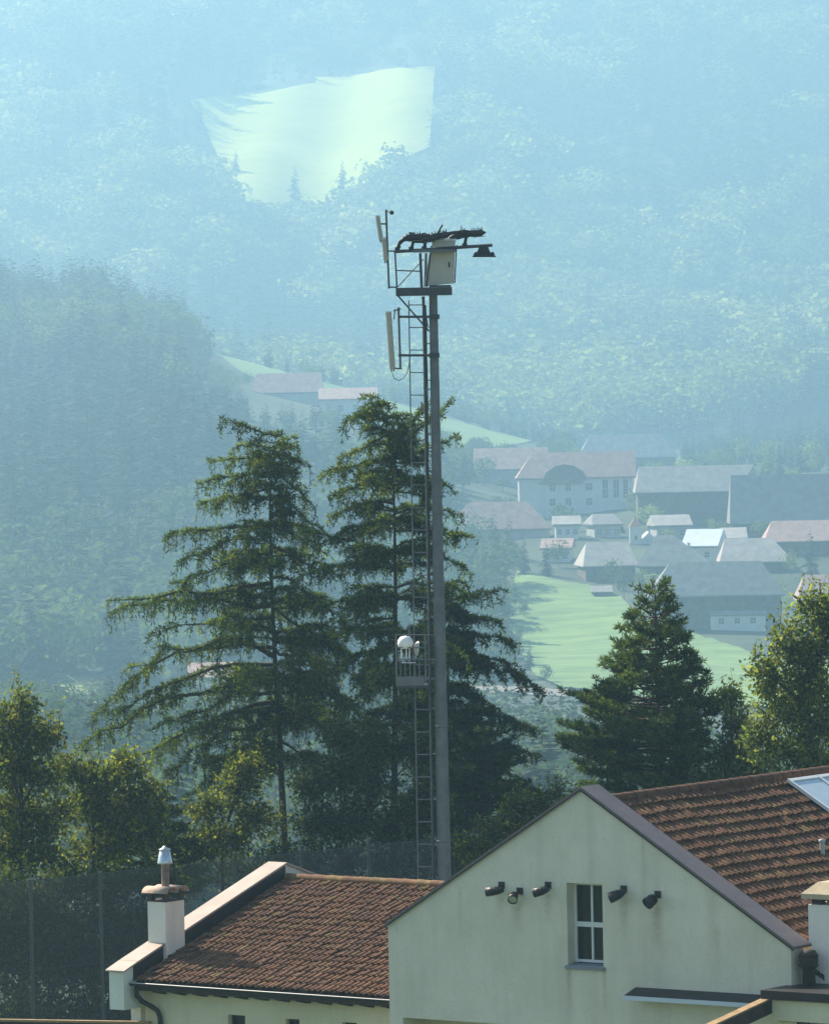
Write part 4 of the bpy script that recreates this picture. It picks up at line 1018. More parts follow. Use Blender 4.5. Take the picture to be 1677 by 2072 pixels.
for s_ in (0, 1):
    q = MB(); L_ = 8; cc = CB + GU * (c1u * 0.5) + GW * (c2w * (0.22 + 0.56 * s_)) + ZUP * (ct + 0.19)
    pr = []
    for r_ in (0.23, 0.195):
        pr.append([cc + GW * (math.cos(math.pi * k / L_) * r_ * 0.95) + ZUP * (math.sin(math.pi * k / L_) * r_ * 0.6) for k in range(L_ + 1)])
    a_ = GU * -(c1u * 0.5 + 0.1); b_ = GU * (c1u * 0.5 + 0.1)
    vs = [p + a_ for p in pr[0]] + [p + b_ for p in pr[0]] + [p + a_ for p in pr[1]] + [p + b_ for p in pr[1]]; m_ = L_ + 1
    fs = [(i, i + 1, m_ + i + 1, m_ + i) for i in range(L_)] + [(2 * m_ + i, 3 * m_ + i, 3 * m_ + i + 1, 2 * m_ + i + 1) for i in range(L_)] + [(i, 2 * m_ + i, 2 * m_ + i + 1, i + 1) for i in range(L_)] + [(m_ + i, m_ + i + 1, 3 * m_ + i + 1, 3 * m_ + i) for i in range(L_)]
    q.add(vs, fs, 0, True); put('cap_tile', q.mesh('cap_tile', mat('cap_clay', (0.40, 0.29, 0.22), 0.9, 0.25, 6, bump=0.3)), chm)
fb = CB + GU * (c1u * 0.5) + GW * (c2w * 0.5); fz0 = ct + 0.2
ftop = onplane(333, 1745, fb, GW)[2]
q = MB(); q.tube([fb + ZUP * fz0, fb + ZUP * ftop], 0.085, 14); put('flue', q.mesh('flue', mat('rusty_flue', (0.24, 0.17, 0.14), 0.6, 0.3, 6, metal=0.4)), chm)
q = MB(); fh_ = onplane(333, 1712, fb, GW)[2] - ftop
q.lathe(fb + ZUP * (ftop - 0.03), [(0.10, 0), (0.165, 0.0), (0.165, 0.03), (0.115, fh_ * 0.78), (0.10, fh_ * 0.8), (0.13, fh_ * 0.84), (0.13, fh_ * 0.9), (0.04, fh_ * 1.0), (0.03, fh_ * 1.08), (0, fh_ * 1.1)], ZUP, 16)
put('flue_cowl', q.mesh('flue_cowl', mat('galvanised_cowl', (0.5, 0.54, 0.56), 0.35, 0.2, 8, metal=0.75)), chm)
# timber fence in the corner below
ff = thing('timber_fence', H(-14.6, -0.6, 0), 'dark brown timber fence with capped top at the bottom left', 'fence')
fa, fb2 = H(*onw(-40, 2062, -0.4)), H(*onw(305, 2066, 0.9)); ft = (fa[2] + fb2[2]) / 2
fd = unit(V(fb2[0] - fa[0], fb2[1] - fa[1], 0)); fl_ = float(np.hypot(fb2[0] - fa[0], fb2[1] - fa[1])); fn = V(-fd[1], fd[0], 0)
o = V(fa[0], fa[1], ft)
q = MB(); q.box(o - fn * 0.06 - ZUP * 0.05, fd * fl_, fn * 0.12, ZUP * 0.05); q.build('top_cap', M['timber'], ff)
for k in range(int(fl_ / 0.16)):
    q = MB(); q.box(o + fd * (k * 0.16 + 0.005) - fn * 0.015 - ZUP * (ft - 0.05), fd * 0.15, fn * 0.03, ZUP * (ft - 0.11)); q.build('board', M['dark_timber'], ff)
# ---------------------------------------------------------------- radio mast
MY = 140.0
M['galv'] = mat('galvanised_steel', (0.13, 0.138, 0.145), 0.55, 0.15, 3, metal=0.35)
M['galv_dark'] = mat('dark_steel', (0.055, 0.057, 0.062), 0.55, 0.15, 3, metal=0.3)
M['antenna'] = mat('beige_antenna_shell', (0.40, 0.36, 0.29), 0.6, 0.06, 3)
M['cabinet'] = mat('off_white_cabinet', (0.46, 0.45, 0.38), 0.6, 0.06, 2)
M['black'] = mat('black_rubber', (0.018, 0.017, 0.02), 0.6, 0.1, 5)
def P(px, py, dy=0.0): return at(px, py, MY + dy)
mb = P(899, 1790); MX, MYY = mb[0], mb[1]; mtop = P(874, 585)[2]
def MP(px, py, dy=0.0):
    """a point beside the mast: photo pixel, dy metres behind its axis"""
    return at(px, py, MYY + dy)
mast = thing('radio_mast', V(MX, MYY, 0), 'tall tapered grey steel mast with ladder and top platform', 'mast')
q = MB(); hs = np.linspace(0, mtop, 9)
q.tube([V(MX, MYY, h) for h in hs], [0.205 - 0.100 * h / mtop for h in hs], 20); q.build('pole', M['galv'], mast)
for h in np.arange(2.2, mtop - 3, 2.9):
    r = 0.215 - 0.105 * h / mtop + 0.006
    q = MB(); q.lathe(V(MX, MYY, h), [(r - 0.01, -0.025), (r, -0.022), (r, 0.022), (r - 0.01, 0.025)], ZUP, 20); q.build('band', M['galv'], mast)
q = MB(); q.lathe(V(MX, MYY, 0), [(0.0, 0.08), (0.45, 0.08), (0.45, 0.0)], ZUP, 20); q.build('base_plate', M['galv'], mast)
def lerp(a, b, t): return a + (b - a) * t
ltop, lbot = MP(827, 608), MP(846, 1790); rtop, rbot = MP(855, 608), MP(876, 1790)
for nm, a, b, r_ in (('ladder_rail', ltop, lbot, 0.018), ('ladder_rail', rtop, rbot, 0.018)):
    b = b + (b - a) * ((a[2] - 0.3) / (a[2] - b[2]) - 1)
    q = MB(); q.tube([a + (b - a) * k / 8 + V(0, 0, 0) for k in range(9)], r_, 6); q.build(nm, M['galv'], mast)
nr_ = 26
for k in range(nr_ + 8):
    t_ = (k + 0.2) / nr_ ; a, b = lerp(ltop, lbot, t_), lerp(rtop, rbot, t_)
    if a[2] < 0.4: break
    q = MB(); q.tube([a, b], 0.015, 6); q.build('rung', M['galv'], mast)
for px0, px1 in ((857, 877),):
    a, b = MP(px0, 600, -0.02), MP(px1, 1790, -0.05); b = b + (b - a) * ((a[2] - 0.3) / (a[2] - b[2]) - 1)
    q = MB(); q.tube([a + (b - a) * k / 6 for k in range(7)], 0.028, 8); q.build('cable_duct', M['galv_dark'], mast)
for k in range(11):
    t_ = (k + 0.5) / 11; a, b = lerp(rtop, rbot, t_), V(MX, MYY, lerp(rtop, rbot, t_)[2])
    q = MB(); q.tube([a, b], 0.014, 6); q.build('standoff', M['galv_dark'], mast)
for k_, (xo, yo) in enumerate(((-0.135, -0.10), (-0.165, -0.07), (-0.15, -0.13), (-0.195, -0.04))):
    pts_ = [V(MX - (0.215 - 0.105 * h / mtop) - 0.085 + (xo + 0.16) * 0.5 + 0.012 * math.sin(h * 1.7 + k_ * 2), MYY + yo + 0.13, h) for h in np.linspace(0.4, mtop - 0.4 - 1.2 * (k_ == 3), 40)]
    q = MB(); q.tube(pts_, 0.013 + 0.004 * (k_ % 2), 6); q.build('feeder_cable', M['black'], mast)
for h in np.arange(1.0, mtop - 0.5, 1.15):
    r_ = 0.215 - 0.105 * h / mtop
    q = MB(); q.cbox(V(MX - r_ - 0.06, MYY + 0.045, h), V(0.14, 0, 0), V(0, 0.11, 0), V(0, 0, 0.03)); q.build('cable_clip', M['galv'], mast)
a, b = MP(884, 1720, -0.1), MP(862, 1800, 0.1); q = MB(); q.tube([a, b], 0.025, 6); q.build('brace', M['galv_dark'], mast)
# top platform
def bx(nm, parent, x0, y0, x1, y1, d0, d1, m):
    """box between two photo pixels, from d0 to d1 metres behind the mast axis"""
    a = MP(x0, y1, 0); b = MP(x1, y0, 0); q = MB()
    q.box(V(a[0], MYY + d0, a[2]), V(b[0] - a[0], 0, 0), V(0, d1 - d0, 0), V(0, 0, b[2] - a[2]))
    return put(nm, q.mesh(nm, m), parent)
def rod(nm, parent, p0, p1, r_, m, sides=8):
    q = MB(); q.tube([p0, p1], r_, sides); return put(nm, q.mesh(nm, m), parent)
bx('platform_floor', mast, 801, 581, 914, 599, -0.55, 0.55, M['galv_dark'])
bx('platform_edge', mast, 868, 577, 912, 580.5, -0.56, 0.56, M['galv_dark'])
for dy in (-0.52, 0.52):
    rod('guard_post', mast, MP(799, 508, dy), MP(803, 582, dy), 0.022, M['galv_dark'])
    rod('guard_post', mast, MP(850, 512, dy), MP(853, 582, dy), 0.036, M['galv_dark'])
    rod('guard_rail', mast, MP(786, 508, dy), MP(870, 508, dy), 0.020, M['galv_dark'])
    rod('guard_rail', mast, MP(801, 547, dy), MP(851, 549, dy), 0.016, M['galv_dark'])
rod('guard_brace', mast, MP(805, 580, -0.52), MP(857, 524, 0.3), 0.014, M['galv_dark'])
rod('guard_post', mast, MP(872, 512, 0.0), MP(862, 580, 0.0), 0.045, M['galv_dark'])
rod('guard_post', mast, MP(862, 512, 0.3), MP(860, 580, 0.3), 0.035, M['galv'])
rod('strut', mast, MP(803, 596, -0.3), MP(868, 670, 0), 0.022, M['galv_dark'])
rod('strut', mast, MP(855, 600, -0.1), MP(864, 660, -0.05), 0.03, M['galv_dark'])
rod('crossbeam', mast, MP(797, 509.5, -0.45), MP(996, 496, -0.30), 0.042, M['galv_dark'], 4)
bx('beam_pad', mast, 835, 505, 922, 512, -0.62, -0.40, M['galv'])
# cabinet leaning on the platform
cb_ = [MP(865, 578), MP(918, 573), MP(921, 488), MP(874, 490)]
t = thing('equipment_cabinet', MP(892, 576, 0.05), 'off white equipment cabinet standing on the mast platform', 'cabinet')
q = MB(); q.prism([p + V(0, -0.28, 0) for p in cb_], V(0, 0.62, 0)); put('body', q.mesh('body', M['cabinet']), t)
q = MB(); q.box(cb_[3] + V(-0.02, -0.31, 0.0), V(cb_[2][0] - cb_[3][0] + 0.04, 0, 0.02), V(0, 0.68, 0), V(0, 0, 0.05)); put('lid', q.mesh('lid', M['white_paint']), t)
q = MB(); q.tube([cb_[2] + V(0.03, -0.3, -0.1), cb_[1] + V(0.02, -0.3, 0.0)], 0.018, 6); put('edge_rod', q.mesh('edge_rod', M['galv_dark']), t)
q = MB(); q.tube([cb_[3] + V(-0.02, -0.3, -0.1), cb_[0] + V(-0.02, -0.3, 0.0)], 0.018, 6); put('edge_rod', q.mesh('edge_rod', M['galv_dark']), t)
q = MB(); c = (cb_[0] + cb_[1] + cb_[2] + cb_[3]) / 4; e_ = unit(cb_[1] - cb_[0]); q.cbox(c + V(0.17, -0.295, -0.05), e_ * 0.04, V(0, 0.03, 0), V(0, 0, 0.13)); put('handle', q.mesh('handle', M['galv_dark']), t)
# floodlights on the crossbeam, seen nearly edge on
def flood(px, py, hx, hy, tx, ty, label, dy):
    foot, head, tip = MP(px, py, dy), MP(hx, hy, dy), MP(tx, ty, dy)
    t = thing('floodlight', foot, label, 'floodlight', 'floodlights along the mast crossbeam')
    q = MB(); mid = (foot + head) / 2 + V(-0.04, 0, 0.05); q.tube([foot, mid, head], [0.045, 0.04, 0.05], 8); put('arm', q.mesh('arm', M['black']), t)
    q = MB(); q.cbox(foot + V(0, 0, 0.01), V(0.13, 0, 0), V(0, 0.12, 0), V(0, 0, 0.07)); put('clamp', q.mesh('clamp', M['black']), t)
    ax = unit(tip - head); L = float(np.linalg.norm(tip - head)); up = unit(np.cross(ax, V(0, 1, 0))); up = up if up[2] > 0 else -up
    q = MB(); q.lathe(head - ax * 0.06, [(0.0, 0), (0.07, 0.01), (0.085, L * 0.25), (0.075, L * 0.6), (0.09, L * 0.8), (0.045, L * 0.98), (0.0, L + 0.06)], ax, 12); put('housing', q.mesh('housing', M['black']), t)
    for k in range(6):
        c = head + ax * (L * (0.08 + 0.13 * k)) + up * 0.06
        q = MB(); q.cbox(c, ax * 0.025, V(0, 0.17, 0), up * (0.12 + 0.03 * (k % 2))); put('cooling_fin', q.mesh('cooling_fin', M['galv_dark']), t)
    q = MB(); q.cbox(head + ax * L * 0.5 - up * 0.09, ax * L * 0.7, V(0, 0.16, 0), up * 0.02); put('lens', q.mesh('lens', M['glass']), t)
flood(804, 504, 820, 482, 862, 478, 'leftmost black floodlight on a curved arm on the mast crossbeam', -0.42)
flood(832, 503, 846, 486, 886, 480, 'black floodlight second from the left on the mast crossbeam', -0.38)
flood(858, 502, 872, 480, 915, 473, 'black floodlight third from left, just above the cabinet edge', -0.34)
flood(912, 489, 918, 479, 950, 470, 'black floodlight above the right half of the white cabinet', -0.20)
flood(940, 496, 952, 473, 984, 470, 'black floodlight at the right end, pointing outward over the beam', -0.32)
t = thing('floodlight', MP(978, 500, -0.3), 'black floodlight hanging below the right end of the crossbeam', 'floodlight', 'floodlights along the mast crossbeam')
q = MB(); a, b = MP(970, 498, -0.3), MP(986, 497, -0.3); c_, d_ = MP(994, 516, -0.3), MP(962, 516, -0.3)
q.prism([a + V(0, -.07, 0), b + V(0, -.07, 0), c_ + V(0, -.07, 0), d_ + V(0, -.07, 0)], V(0, 0.14, 0)); put('mount', q.mesh('mount', M['black']), t)
for k in range(5):
    q = MB(); c = MP(962 + 8.5 * k, 514, -0.3); q.lathe(c + V(0, 0, -0.06), [(0.0, 0), (0.05, 0.01), (0.06, 0.06), (0.03, 0.11), (0, 0.12)], ZUP, 10); put('lamp_head', q.mesh('lamp_head', M['black']), t)
q = MB(); q.box(MP(956, 520, -0.42), MP(1003, 520, -0.42) - MP(956, 520, -0.42), V(0, 0.24, 0), V(0, 0, 0.035)); put('base_tray', q.mesh('base_tray', M['black']), t)
q = MB()
pth_ = [MP(x, y, -0.36) for x, y in ((803, 503), (807, 494), (814, 487), (824, 483), (838, 481), (850, 480), (862, 477), (874, 477), (886, 475), (900, 473), (915, 471), (928, 469), (940, 467), (955, 468))]
q.tube(pth_, [0.03, 0.04, 0.05, 0.032, 0.052, 0.035, 0.055, 0.03, 0.05, 0.03, 0.045, 0.03, 0.03, 0.015], 8); q.build('cable_loom', M['black'], mast)
rl_ = random.Random(4)
for k in range(9):
    a = pth_[1 + k % 12] + V(rl_.gauss(0, 0.06), rl_.gauss(0, 0.05), rl_.uniform(-0.02, 0.06)); b = a + V(rl_.gauss(0, 0.09), rl_.gauss(0, 0.05), rl_.gauss(0.02, 0.07))
    q = MB(); q.tube([a, (a + b) / 2 + V(0, 0, 0.03), b], 0.020 + 0.012 * rl_.random(), 6); q.build('cable_tail', M['black'], mast)
q = MB(); q.tube([MP(934, 468, -0.3), MP(933, 457, -0.3)], 0.014, 6); q.build('lightning_rod', M['black'], mast)
# upper antenna pole with two panels and a camera
t = thing('antenna_pole', MP(786, 584, -0.5), 'thin steel pipe standing beside the upper left platform rail', 'antenna pole')
rod('pipe', t, MP(781, 424, -0.5), MP(787, 584, -0.5), 0.026, M['galv_dark'])
rod('bracket', t, MP(784, 508, -0.5), MP(800, 508, -0.5), 0.02, M['galv_dark']); rod('bracket', t, MP(785, 581, -0.5), MP(803, 581, -0.5), 0.02, M['galv_dark'])
rod('bracket', t, MP(768, 453, -0.5), MP(783, 453, -0.5), 0.02, M['galv_dark']); rod('bracket', t, MP(770, 484, -0.5), MP(784, 481, -0.5), 0.02, M['galv_dark'])
def panel(name, x0, y0, x1, y1, wid, dep, label, dy, group):
    a, b = MP(x0, y0, dy), MP(x1, y1, dy); ax = unit(a - b); L = float(np.linalg.norm(a - b)); sd = unit(np.cross(ax, V(0, 1, 0))); fr_ = np.cross(sd, ax)
    t = thing(name, b, label, 'antenna', group)
    q = MB(); c = (a + b) / 2; w2, d2 = wid / 2, dep / 2
    pr = [(-w2, -d2 * .5), (-w2 * .6, -d2), (w2 * .6, -d2), (w2, -d2 * .5), (w2, d2), (-w2, d2)]
    q.prism([b + sd * x + fr_ * y for x, y in pr], ax * L); put('shell', q.mesh('shell', M['antenna']), t)
    q = MB(); q.cbox(a + ax * 0.012, sd * wid * 0.96, fr_ * dep * 0.95, ax * 0.03); put('end_cap', q.mesh('end_cap', M['white_paint']), t)
    for k in (-1, 1):
        q = MB(); q.tube([b + sd * k * w2 * .4 + ax * 0.0, b + sd * k * w2 * .4 - ax * 0.07], 0.018, 8); put('connector', q.mesh('connector', M['galv_dark']), t)
    return t
panel('panel_antenna', 764, 438, 771, 485, 0.11, 0.12, 'short beige panel antenna high at the left of the pipe', -0.5, 'panel antennas')
panel('panel_antenna', 777, 484, 781, 527, 0.12, 0.12, 'short grey beige box antenna lower on the same pipe', -0.52, 'panel antennas')
t = thing('camera', MP(788, 432, -0.5), 'tiny dark dome camera at the very top of the pipe', 'camera')
rod('bracket', t, MP(782, 428, -0.5), MP(790, 427, -0.5), 0.014, M['galv_dark'])
q = MB(); q.lathe(MP(790, 434, -0.5), [(0, 0), (0.05, 0.02), (0.065, 0.06), (0.04, 0.10), (0, 0.11)], unit(V(0.5, 0, 0.8)), 12); put('housing', q.mesh('housing', M['black']), t)
q = MB(); q.lathe(MP(786, 431, -0.52), [(0, 0), (0.035, 0.01), (0.04, 0.03), (0, 0.06)], unit(V(0.5, 0, 0.8)), 12); put('dome', q.mesh('dome', M['white_paint']), t)
# lower panel antenna on its frame
panel('panel_antenna', 786, 632, 794, 746, 0.145, 0.14, 'long beige panel antenna tilted beside the ladder below the platform', -0.2, 'panel antennas')
t = thing('antenna_mount', MP(807, 690, -0.1), 'steel mounting frame clamped to the mast behind long antenna', 'antenna mount')
rod('upright', t, MP(806, 622, -0.1), MP(810, 747, -0.1), 0.030, M['galv'])
for y_ in (641, 719):
    rod('arm', t, MP(806, y_, -0.16), MP(888, y_, -0.16), 0.036, M['galv_dark'], 6)
    bx('clamp', t, 868, y_ - 5, 889, y_ + 5, -0.24, 0.24, M['galv_dark'])
rod('tilt_bracket', t, MP(796, 629, -0.18), MP(811, 625, -0.1), 0.016, M['galv_dark']); rod('tilt_bracket', t, MP(797, 646, -0.18), MP(799, 626, -0.1), 0.016, M['galv_dark'])
rod('tilt_bracket', t, MP(791, 745, -0.18), MP(813, 746, -0.1), 0.018, M['galv_dark'])
q = MB(); q.tube([MP(x, y, -0.15) for x, y in ((792, 748), (794, 757), (798, 766), (807, 770), (816, 766), (823, 756), (827, 742), (829, 720))], 0.011, 6)
put('signal_cable', q.mesh('signal_cable', M['galv_dark']), t)
# lower basket with white dome
t = thing('work_basket', MP(832, 1388, 0), 'small steel basket on the ladder halfway down the mast', 'basket')
bx('floor', t, 802, 1384, 866, 1391, -0.4, 0.4, M['galv_dark'])
bx('toe_board', t, 803, 1370, 858, 1386, -0.42, -0.39, M['galv'])
bx('toe_board', t, 803, 1370, 858, 1386, 0.39, 0.42, M['galv'])
for dy in (-0.405, 0.405):
    for k in range(5): rod('bar', t, MP(810 + 9.5 * k, 1336, dy), MP(811 + 9.5 * k, 1371, dy), 0.011, M['galv'])
    rod('rail', t, MP(802, 1310, dy), MP(861, 1311, dy), 0.012, M['galv'])
for dy in (-0.405, 0.405):
    for x_ in (801, 860): rod('post', t, MP(x_, 1284, dy), MP(x_ + 2, 1388, dy), 0.018, M['galv'])
    rod('rail', t, MP(800, 1284, dy), MP(882, 1285, dy), 0.014, M['galv']); rod('rail', t, MP(801, 1333, dy), MP(882, 1335, dy), 0.016, M['galv'])
    rod('rail', t, MP(812, 1341, dy - 0.04), MP(842, 1341, dy - 0.04), 0.012, M['silver'])
rod('standoff', t, MP(862, 1374, 0), MP(888, 1372, 0), 0.035, M['galv']); rod('standoff', t, MP(860, 1400, 0), MP(888, 1398, 0), 0.05, M['galv_dark'])
t = thing('antenna_dome', MP(821, 1338, -0.2), 'white rounded dome antenna mounted in the small mast basket', 'antenna')
c = MP(820, 1303, -0.25); q = MB()
q.lathe(c - ZUP * 0.12, [(0.10, 0), (0.175, 0.03), (0.20, 0.12), (0.185, 0.22), (0.12, 0.30), (0.0, 0.33)], ZUP, 20); put('shell', q.mesh('shell', mat('white_dome', (0.80, 0.79, 0.76), 0.4)), t)
for k in (-0.1, 0.02, 0.1): rod('leg', t, c + V(k, 0, -0.1), c + V(k, 0, -0.38), 0.016, M['white_paint'])
rod('mount_pole', t, MP(829, 1268, -0.15), MP(833, 1345, -0.15), 0.035, M['galv_dark'])
q = MB(); q.lathe(MP(845, 1312, -0.2), [(0.19, 0), (0.15, 0.05), (0.07, 0.09), (0.0, 0.10)], unit(V(-1, -0.2, 0.1)), 16); put('side_dish', q.mesh('side_dish', M['cabinet']), t)

# ---------------------------------------------------------------- ball fence
M['net'] = mat('net_cord', (0.055, 0.06, 0.06), 0.8)
M['post'] = mat('fence_post_paint', (0.05, 0.065, 0.065), 0.6, 0.1, 3)
FA, FB = at(-60, 1795, 136), at(1010, 1690, 149)
FA[2] = FB[2] = 0
fence = thing('ball_fence', (FA + FB) / 2, 'tall dark netting fence with thin posts behind the low wing', 'fence')
fd = unit(FB - FA); FL = float(np.linalg.norm(FB - FA)); FT = 7.6
def fence_u(px):
    d = ray(px, 1750); n = V(-fd[1], fd[0], 0); k = np.dot(FA - CAM, n) / np.dot(d, n); return float(np.dot(CAM + d * k - FA, fd))
us = sorted([fence_u(p) for p in (-60, 62, 203, 340, 475, 610, 747, 960)])
for i, u_ in enumerate(us):
    o = FA + fd * u_; top = FT - (0.0 if i > 3 else 0.15)
    q = MB(); q.tube([o, o + ZUP * top], 0.045, 8); q.tube([o + ZUP * top, o + ZUP * (top + 0.03)], 0.055, 8); q.build('post', M['post'], fence)
nn = V(-fd[1], fd[0], 0)
for i in range(len(us) - 1):
    a, b = us[i], us[i + 1]; vs, fs = [], []
    def strip(p, q_, w=0.0095):
        d_ = unit(q_ - p); s_ = unit(np.cross(d_, nn)) * w
        k = len(vs); vs.extend([p - s_, p + s_, q_ + s_, q_ - s_]); fs.append((k, k + 1, k + 2, k + 3))
    g_ = 0.09; W_ = b - a; Hh = FT - 0.15
    for k in range(int((W_ + Hh) / g_)):
        s0 = k * g_ - Hh
        for sg in (0, 1):
            # diagonal from bottom (s0) going up
            x0, z0, x1, z1 = s0, 0.0, s0 + Hh, Hh
            if x0 < 0: z0 -= x0; x0 = 0
            if x1 > W_: z1 -= x1 - W_; x1 = W_
            if x1 <= x0: continue
            if sg: x0, x1 = W_ - x0, W_ - x1
            strip(FA + fd * (a + x0) + ZUP * z0, FA + fd * (a + x1) + ZUP * z1)
    put('netting', np_mesh('netting', np.array(vs), np.array(fs), M['net']), fence, kind='stuff')
    for h_ in (0.1, 3.0, 5.2, FT - 0.16):
        q = MB(); q.tube([FA + fd * a + ZUP * h_ + nn * 0.01, FA + fd * b + ZUP * h_ + nn * 0.01], 0.010, 5); q.build('wire', M['post'], fence)
# ---------------------------------------------------------------- near trees
class Leaves:
    def __init__(s, seed): s.C, s.D, s.S, s.L, s.W, s.T = [], [], [], [], [], []; s.r = np.random.default_rng(seed)
    def add(s, c, d, ln, wd, t, flat=None):
        n = len(c)
        if n == 0: return
        d = norm(d)
        sd = norm(np.cross(d, s.r.normal(size=(n, 3)) if flat is None else flat))
        s.C.append(c); s.D.append(d); s.S.append(sd); s.L.append(np.broadcast_to(ln, (n,))); s.W.append(np.broadcast_to(wd, (n,))); s.T.append(np.clip(np.broadcast_to(t, (n,)), 0, 1))
    def build(s, name, m, parent):
        C, D, S, L, W, T = (np.concatenate(q) for q in (s.C, s.D, s.S, s.L, s.W, s.T))
        v, f = diamonds(C, D, S, L, W)
        print(name, parent.name, len(f))
        return put(name, np_mesh(name, v, f, m, attr={'tint': np.repeat(T, 4)}), parent)
def bez(p0, p1, p2, n):
    t = np.linspace(0, 1, n)[:, None]
    return (1 - t)**2 * p0 + 2 * t * (1 - t) * p1 + t * t * p2
def arclen(p): return np.concatenate([[0], np.cumsum(np.linalg.norm(np.diff(p, axis=0), axis=1))])
def along(p, s):
    a = arclen(p); return np.stack([np.interp(s, a, p[:, k]) for k in range(3)], 1)

def larch_limb(wood, lv, p0, p1, bow, r0, dens=1.0, hang=1.0, bare=0.0, tint=0.5, side=1.0, tuft=1.0):
    r = lv.r; L = np.linalg.norm(p1 - p0)
    mid = (p0 + p1) / 2 + ZUP * bow + r.normal(size=3) * 0.05 * L
    path = bez(p0, mid, p1, 9); path[1:-1] += r.normal(size=(7, 3)) * 0.018 * L
    wood.tube(path, np.linspace(r0, 0.007, 9), 5, caps=False)
    LL = arclen(path)[-1]
    n = max(4, int(LL / 0.15 * dens)); s = LL * (0.12 + 0.88 * np.sort(r.random(n)))
    base = along(path, s); fwd = norm(along(path, np.minimum(s + 0.05, LL)) - along(path, s - 0.05))
    tt = s / LL
    # upright short shoots on the limb itself
    k = int(LL * 75 * dens * tuft); q = along(path, LL * r.random(k) ** 0.8 * (1 - bare) + bare * LL * 0)
    lv.add(q, np.array([0, 0, 0.6]) + r.normal(size=(k, 3)) * 0.8, 0.09 + 0.09 * r.random(k), 0.034, tint + 0.15 + 0.2 * r.normal(size=k))
    for i in range(n):
        if tt[i] < bare: continue
        sg = 1 if r.random() < 0.5 else -1
        lat = unit(np.cross(fwd[i], ZUP)) * sg
        bl = side * (0.30 + 0.70 * (1 - tt[i]) ** 0.7 * min(1, LL / 3)) * (0.45 + 0.9 * r.random())
        d0 = unit(lat * 0.85 + fwd[i] * (0.45 + 0.3 * r.random()) + ZUP * r.normal() * 0.18)
        bp = bez(base[i], base[i] + d0 * bl * 0.6 + ZUP * 0.06, base[i] + d0 * bl - ZUP * (0.10 + 0.3 * bl * r.random()), 4)
        wood.tube(bp, [0.012, 0.009, 0.007, 0.004], 3, caps=False)
        m = max(6, int(bl * 50 * dens * tuft)); q = bp[0] + 0; sp = r.random(m) * arclen(bp)[-1]; q = along(bp, sp)
        loc_t = tint + 0.12 * r.normal()
        lv.add(q, d0 * 0.6 + r.normal(size=(m, 3)) * 0.65 + V(0, 0, 0.1), 0.09 + 0.10 * r.random(m), 0.035, loc_t + 0.24 * r.normal(size=m))
        # hanging strands
        for h in range(max(1, int(bl * 5.5 * hang * dens))):
            st = along(bp, np.array([r.random() * arclen(bp)[-1]]))[0]
            hl = (0.08 + 0.34 * r.random() ** 1.6) * hang
            e = st + V(r.normal() * 0.07, r.normal() * 0.07, -hl)
            k = max(3, int(hl * 22)); u = r.random(k)[:, None]; q = st + (e - st) * u
            wood.tube([st, e], [0.005, 0.003], 3, caps=False)
            lv.add(q, np.array([0, 0, -0.75]) + r.normal(size=(k, 3)) * 0.5, 0.08 + 0.10 * r.random(k), 0.031, loc_t - 0.1 + 0.24 * r.normal(size=k))

def conifer(name, label, Y, trunk_px, r_base, limbs, extra, seed, leaf, dens=1.0, hang=1.0, bark='bark', fill=None):
    """trunk and named limbs from where they are in the photo, further limbs all round by a length profile"""
    r = np.random.default_rng(seed); lv = Leaves(seed + 1); wood = MB()
    tp = np.array([at(px, py, Y) for px, py in trunk_px])
    tp = np.concatenate([[V(tp[0][0] + 0.1, Y, 0)], tp]) if tp[0][2] > 0.3 else tp
    t = thing(name, V(tp[0][0], Y, 0), label, 'tree')
    tz_ = np.linspace(tp[0][2], tp[-1][2], 16); cl = np.stack([np.interp(tz_, tp[:, 2], tp[:, k]) for k in range(3)], 1)
    rr = r_base * (1 - 0.93 * ((tz_ - tz_[0]) / (tz_[-1] - tz_[0])) ** 0.9)
    tr = MB(); tr.tube(cl, rr, 10); tr.build('trunk', M[bark], t)
    def onrunk(z): return np.array([np.interp(z, tp[:, 2], tp[:, k]) for k in range(3)])
    for q in limbs:
        (ax, ay), (bx_, by), bow = q[:3]; dy = q[3] if len(q) > 3 else r.normal() * 0.35; kw = q[4] if len(q) > 4 else {}
        p0 = onrunk(at(ax, ay, Y)[2]); p1 = at(bx_, by, Y + dy)
        L = np.linalg.norm(p1 - p0)
        larch_limb(wood, lv, p0, p1, bow, 0.012 + 0.012 * L, dens, hang, tint=0.45 + 0.15 * r.normal(), **kw)
    for z, L, n in extra:                        # height (photo y on the trunk), length, number
        n = int(n * 1.35)
        for k in range(n):
            zz = at(trunk_px[0][0], z + r.normal() * 12, Y)[2]; p0 = onrunk(zz)
            a = r.random() * 6.283
            l = L * (0.65 + 0.5 * r.random()); el = 0.12 + 0.15 * r.normal()
            if abs(math.cos(a)) > 0.8 and len(limbs) > 4: l *= 0.75
            p1 = p0 + l * V(math.cos(a), math.sin(a), el - 0.12)
            larch_limb(wood, lv, p0, p1, 0.12 * l, 0.012 + 0.011 * l, dens, hang, tint=0.40 + 0.18 * r.normal())
    lv.build('crown', M[leaf], t); put('branches', wood.mesh('branches', M[bark]), t)
    return t
LL_ = dict
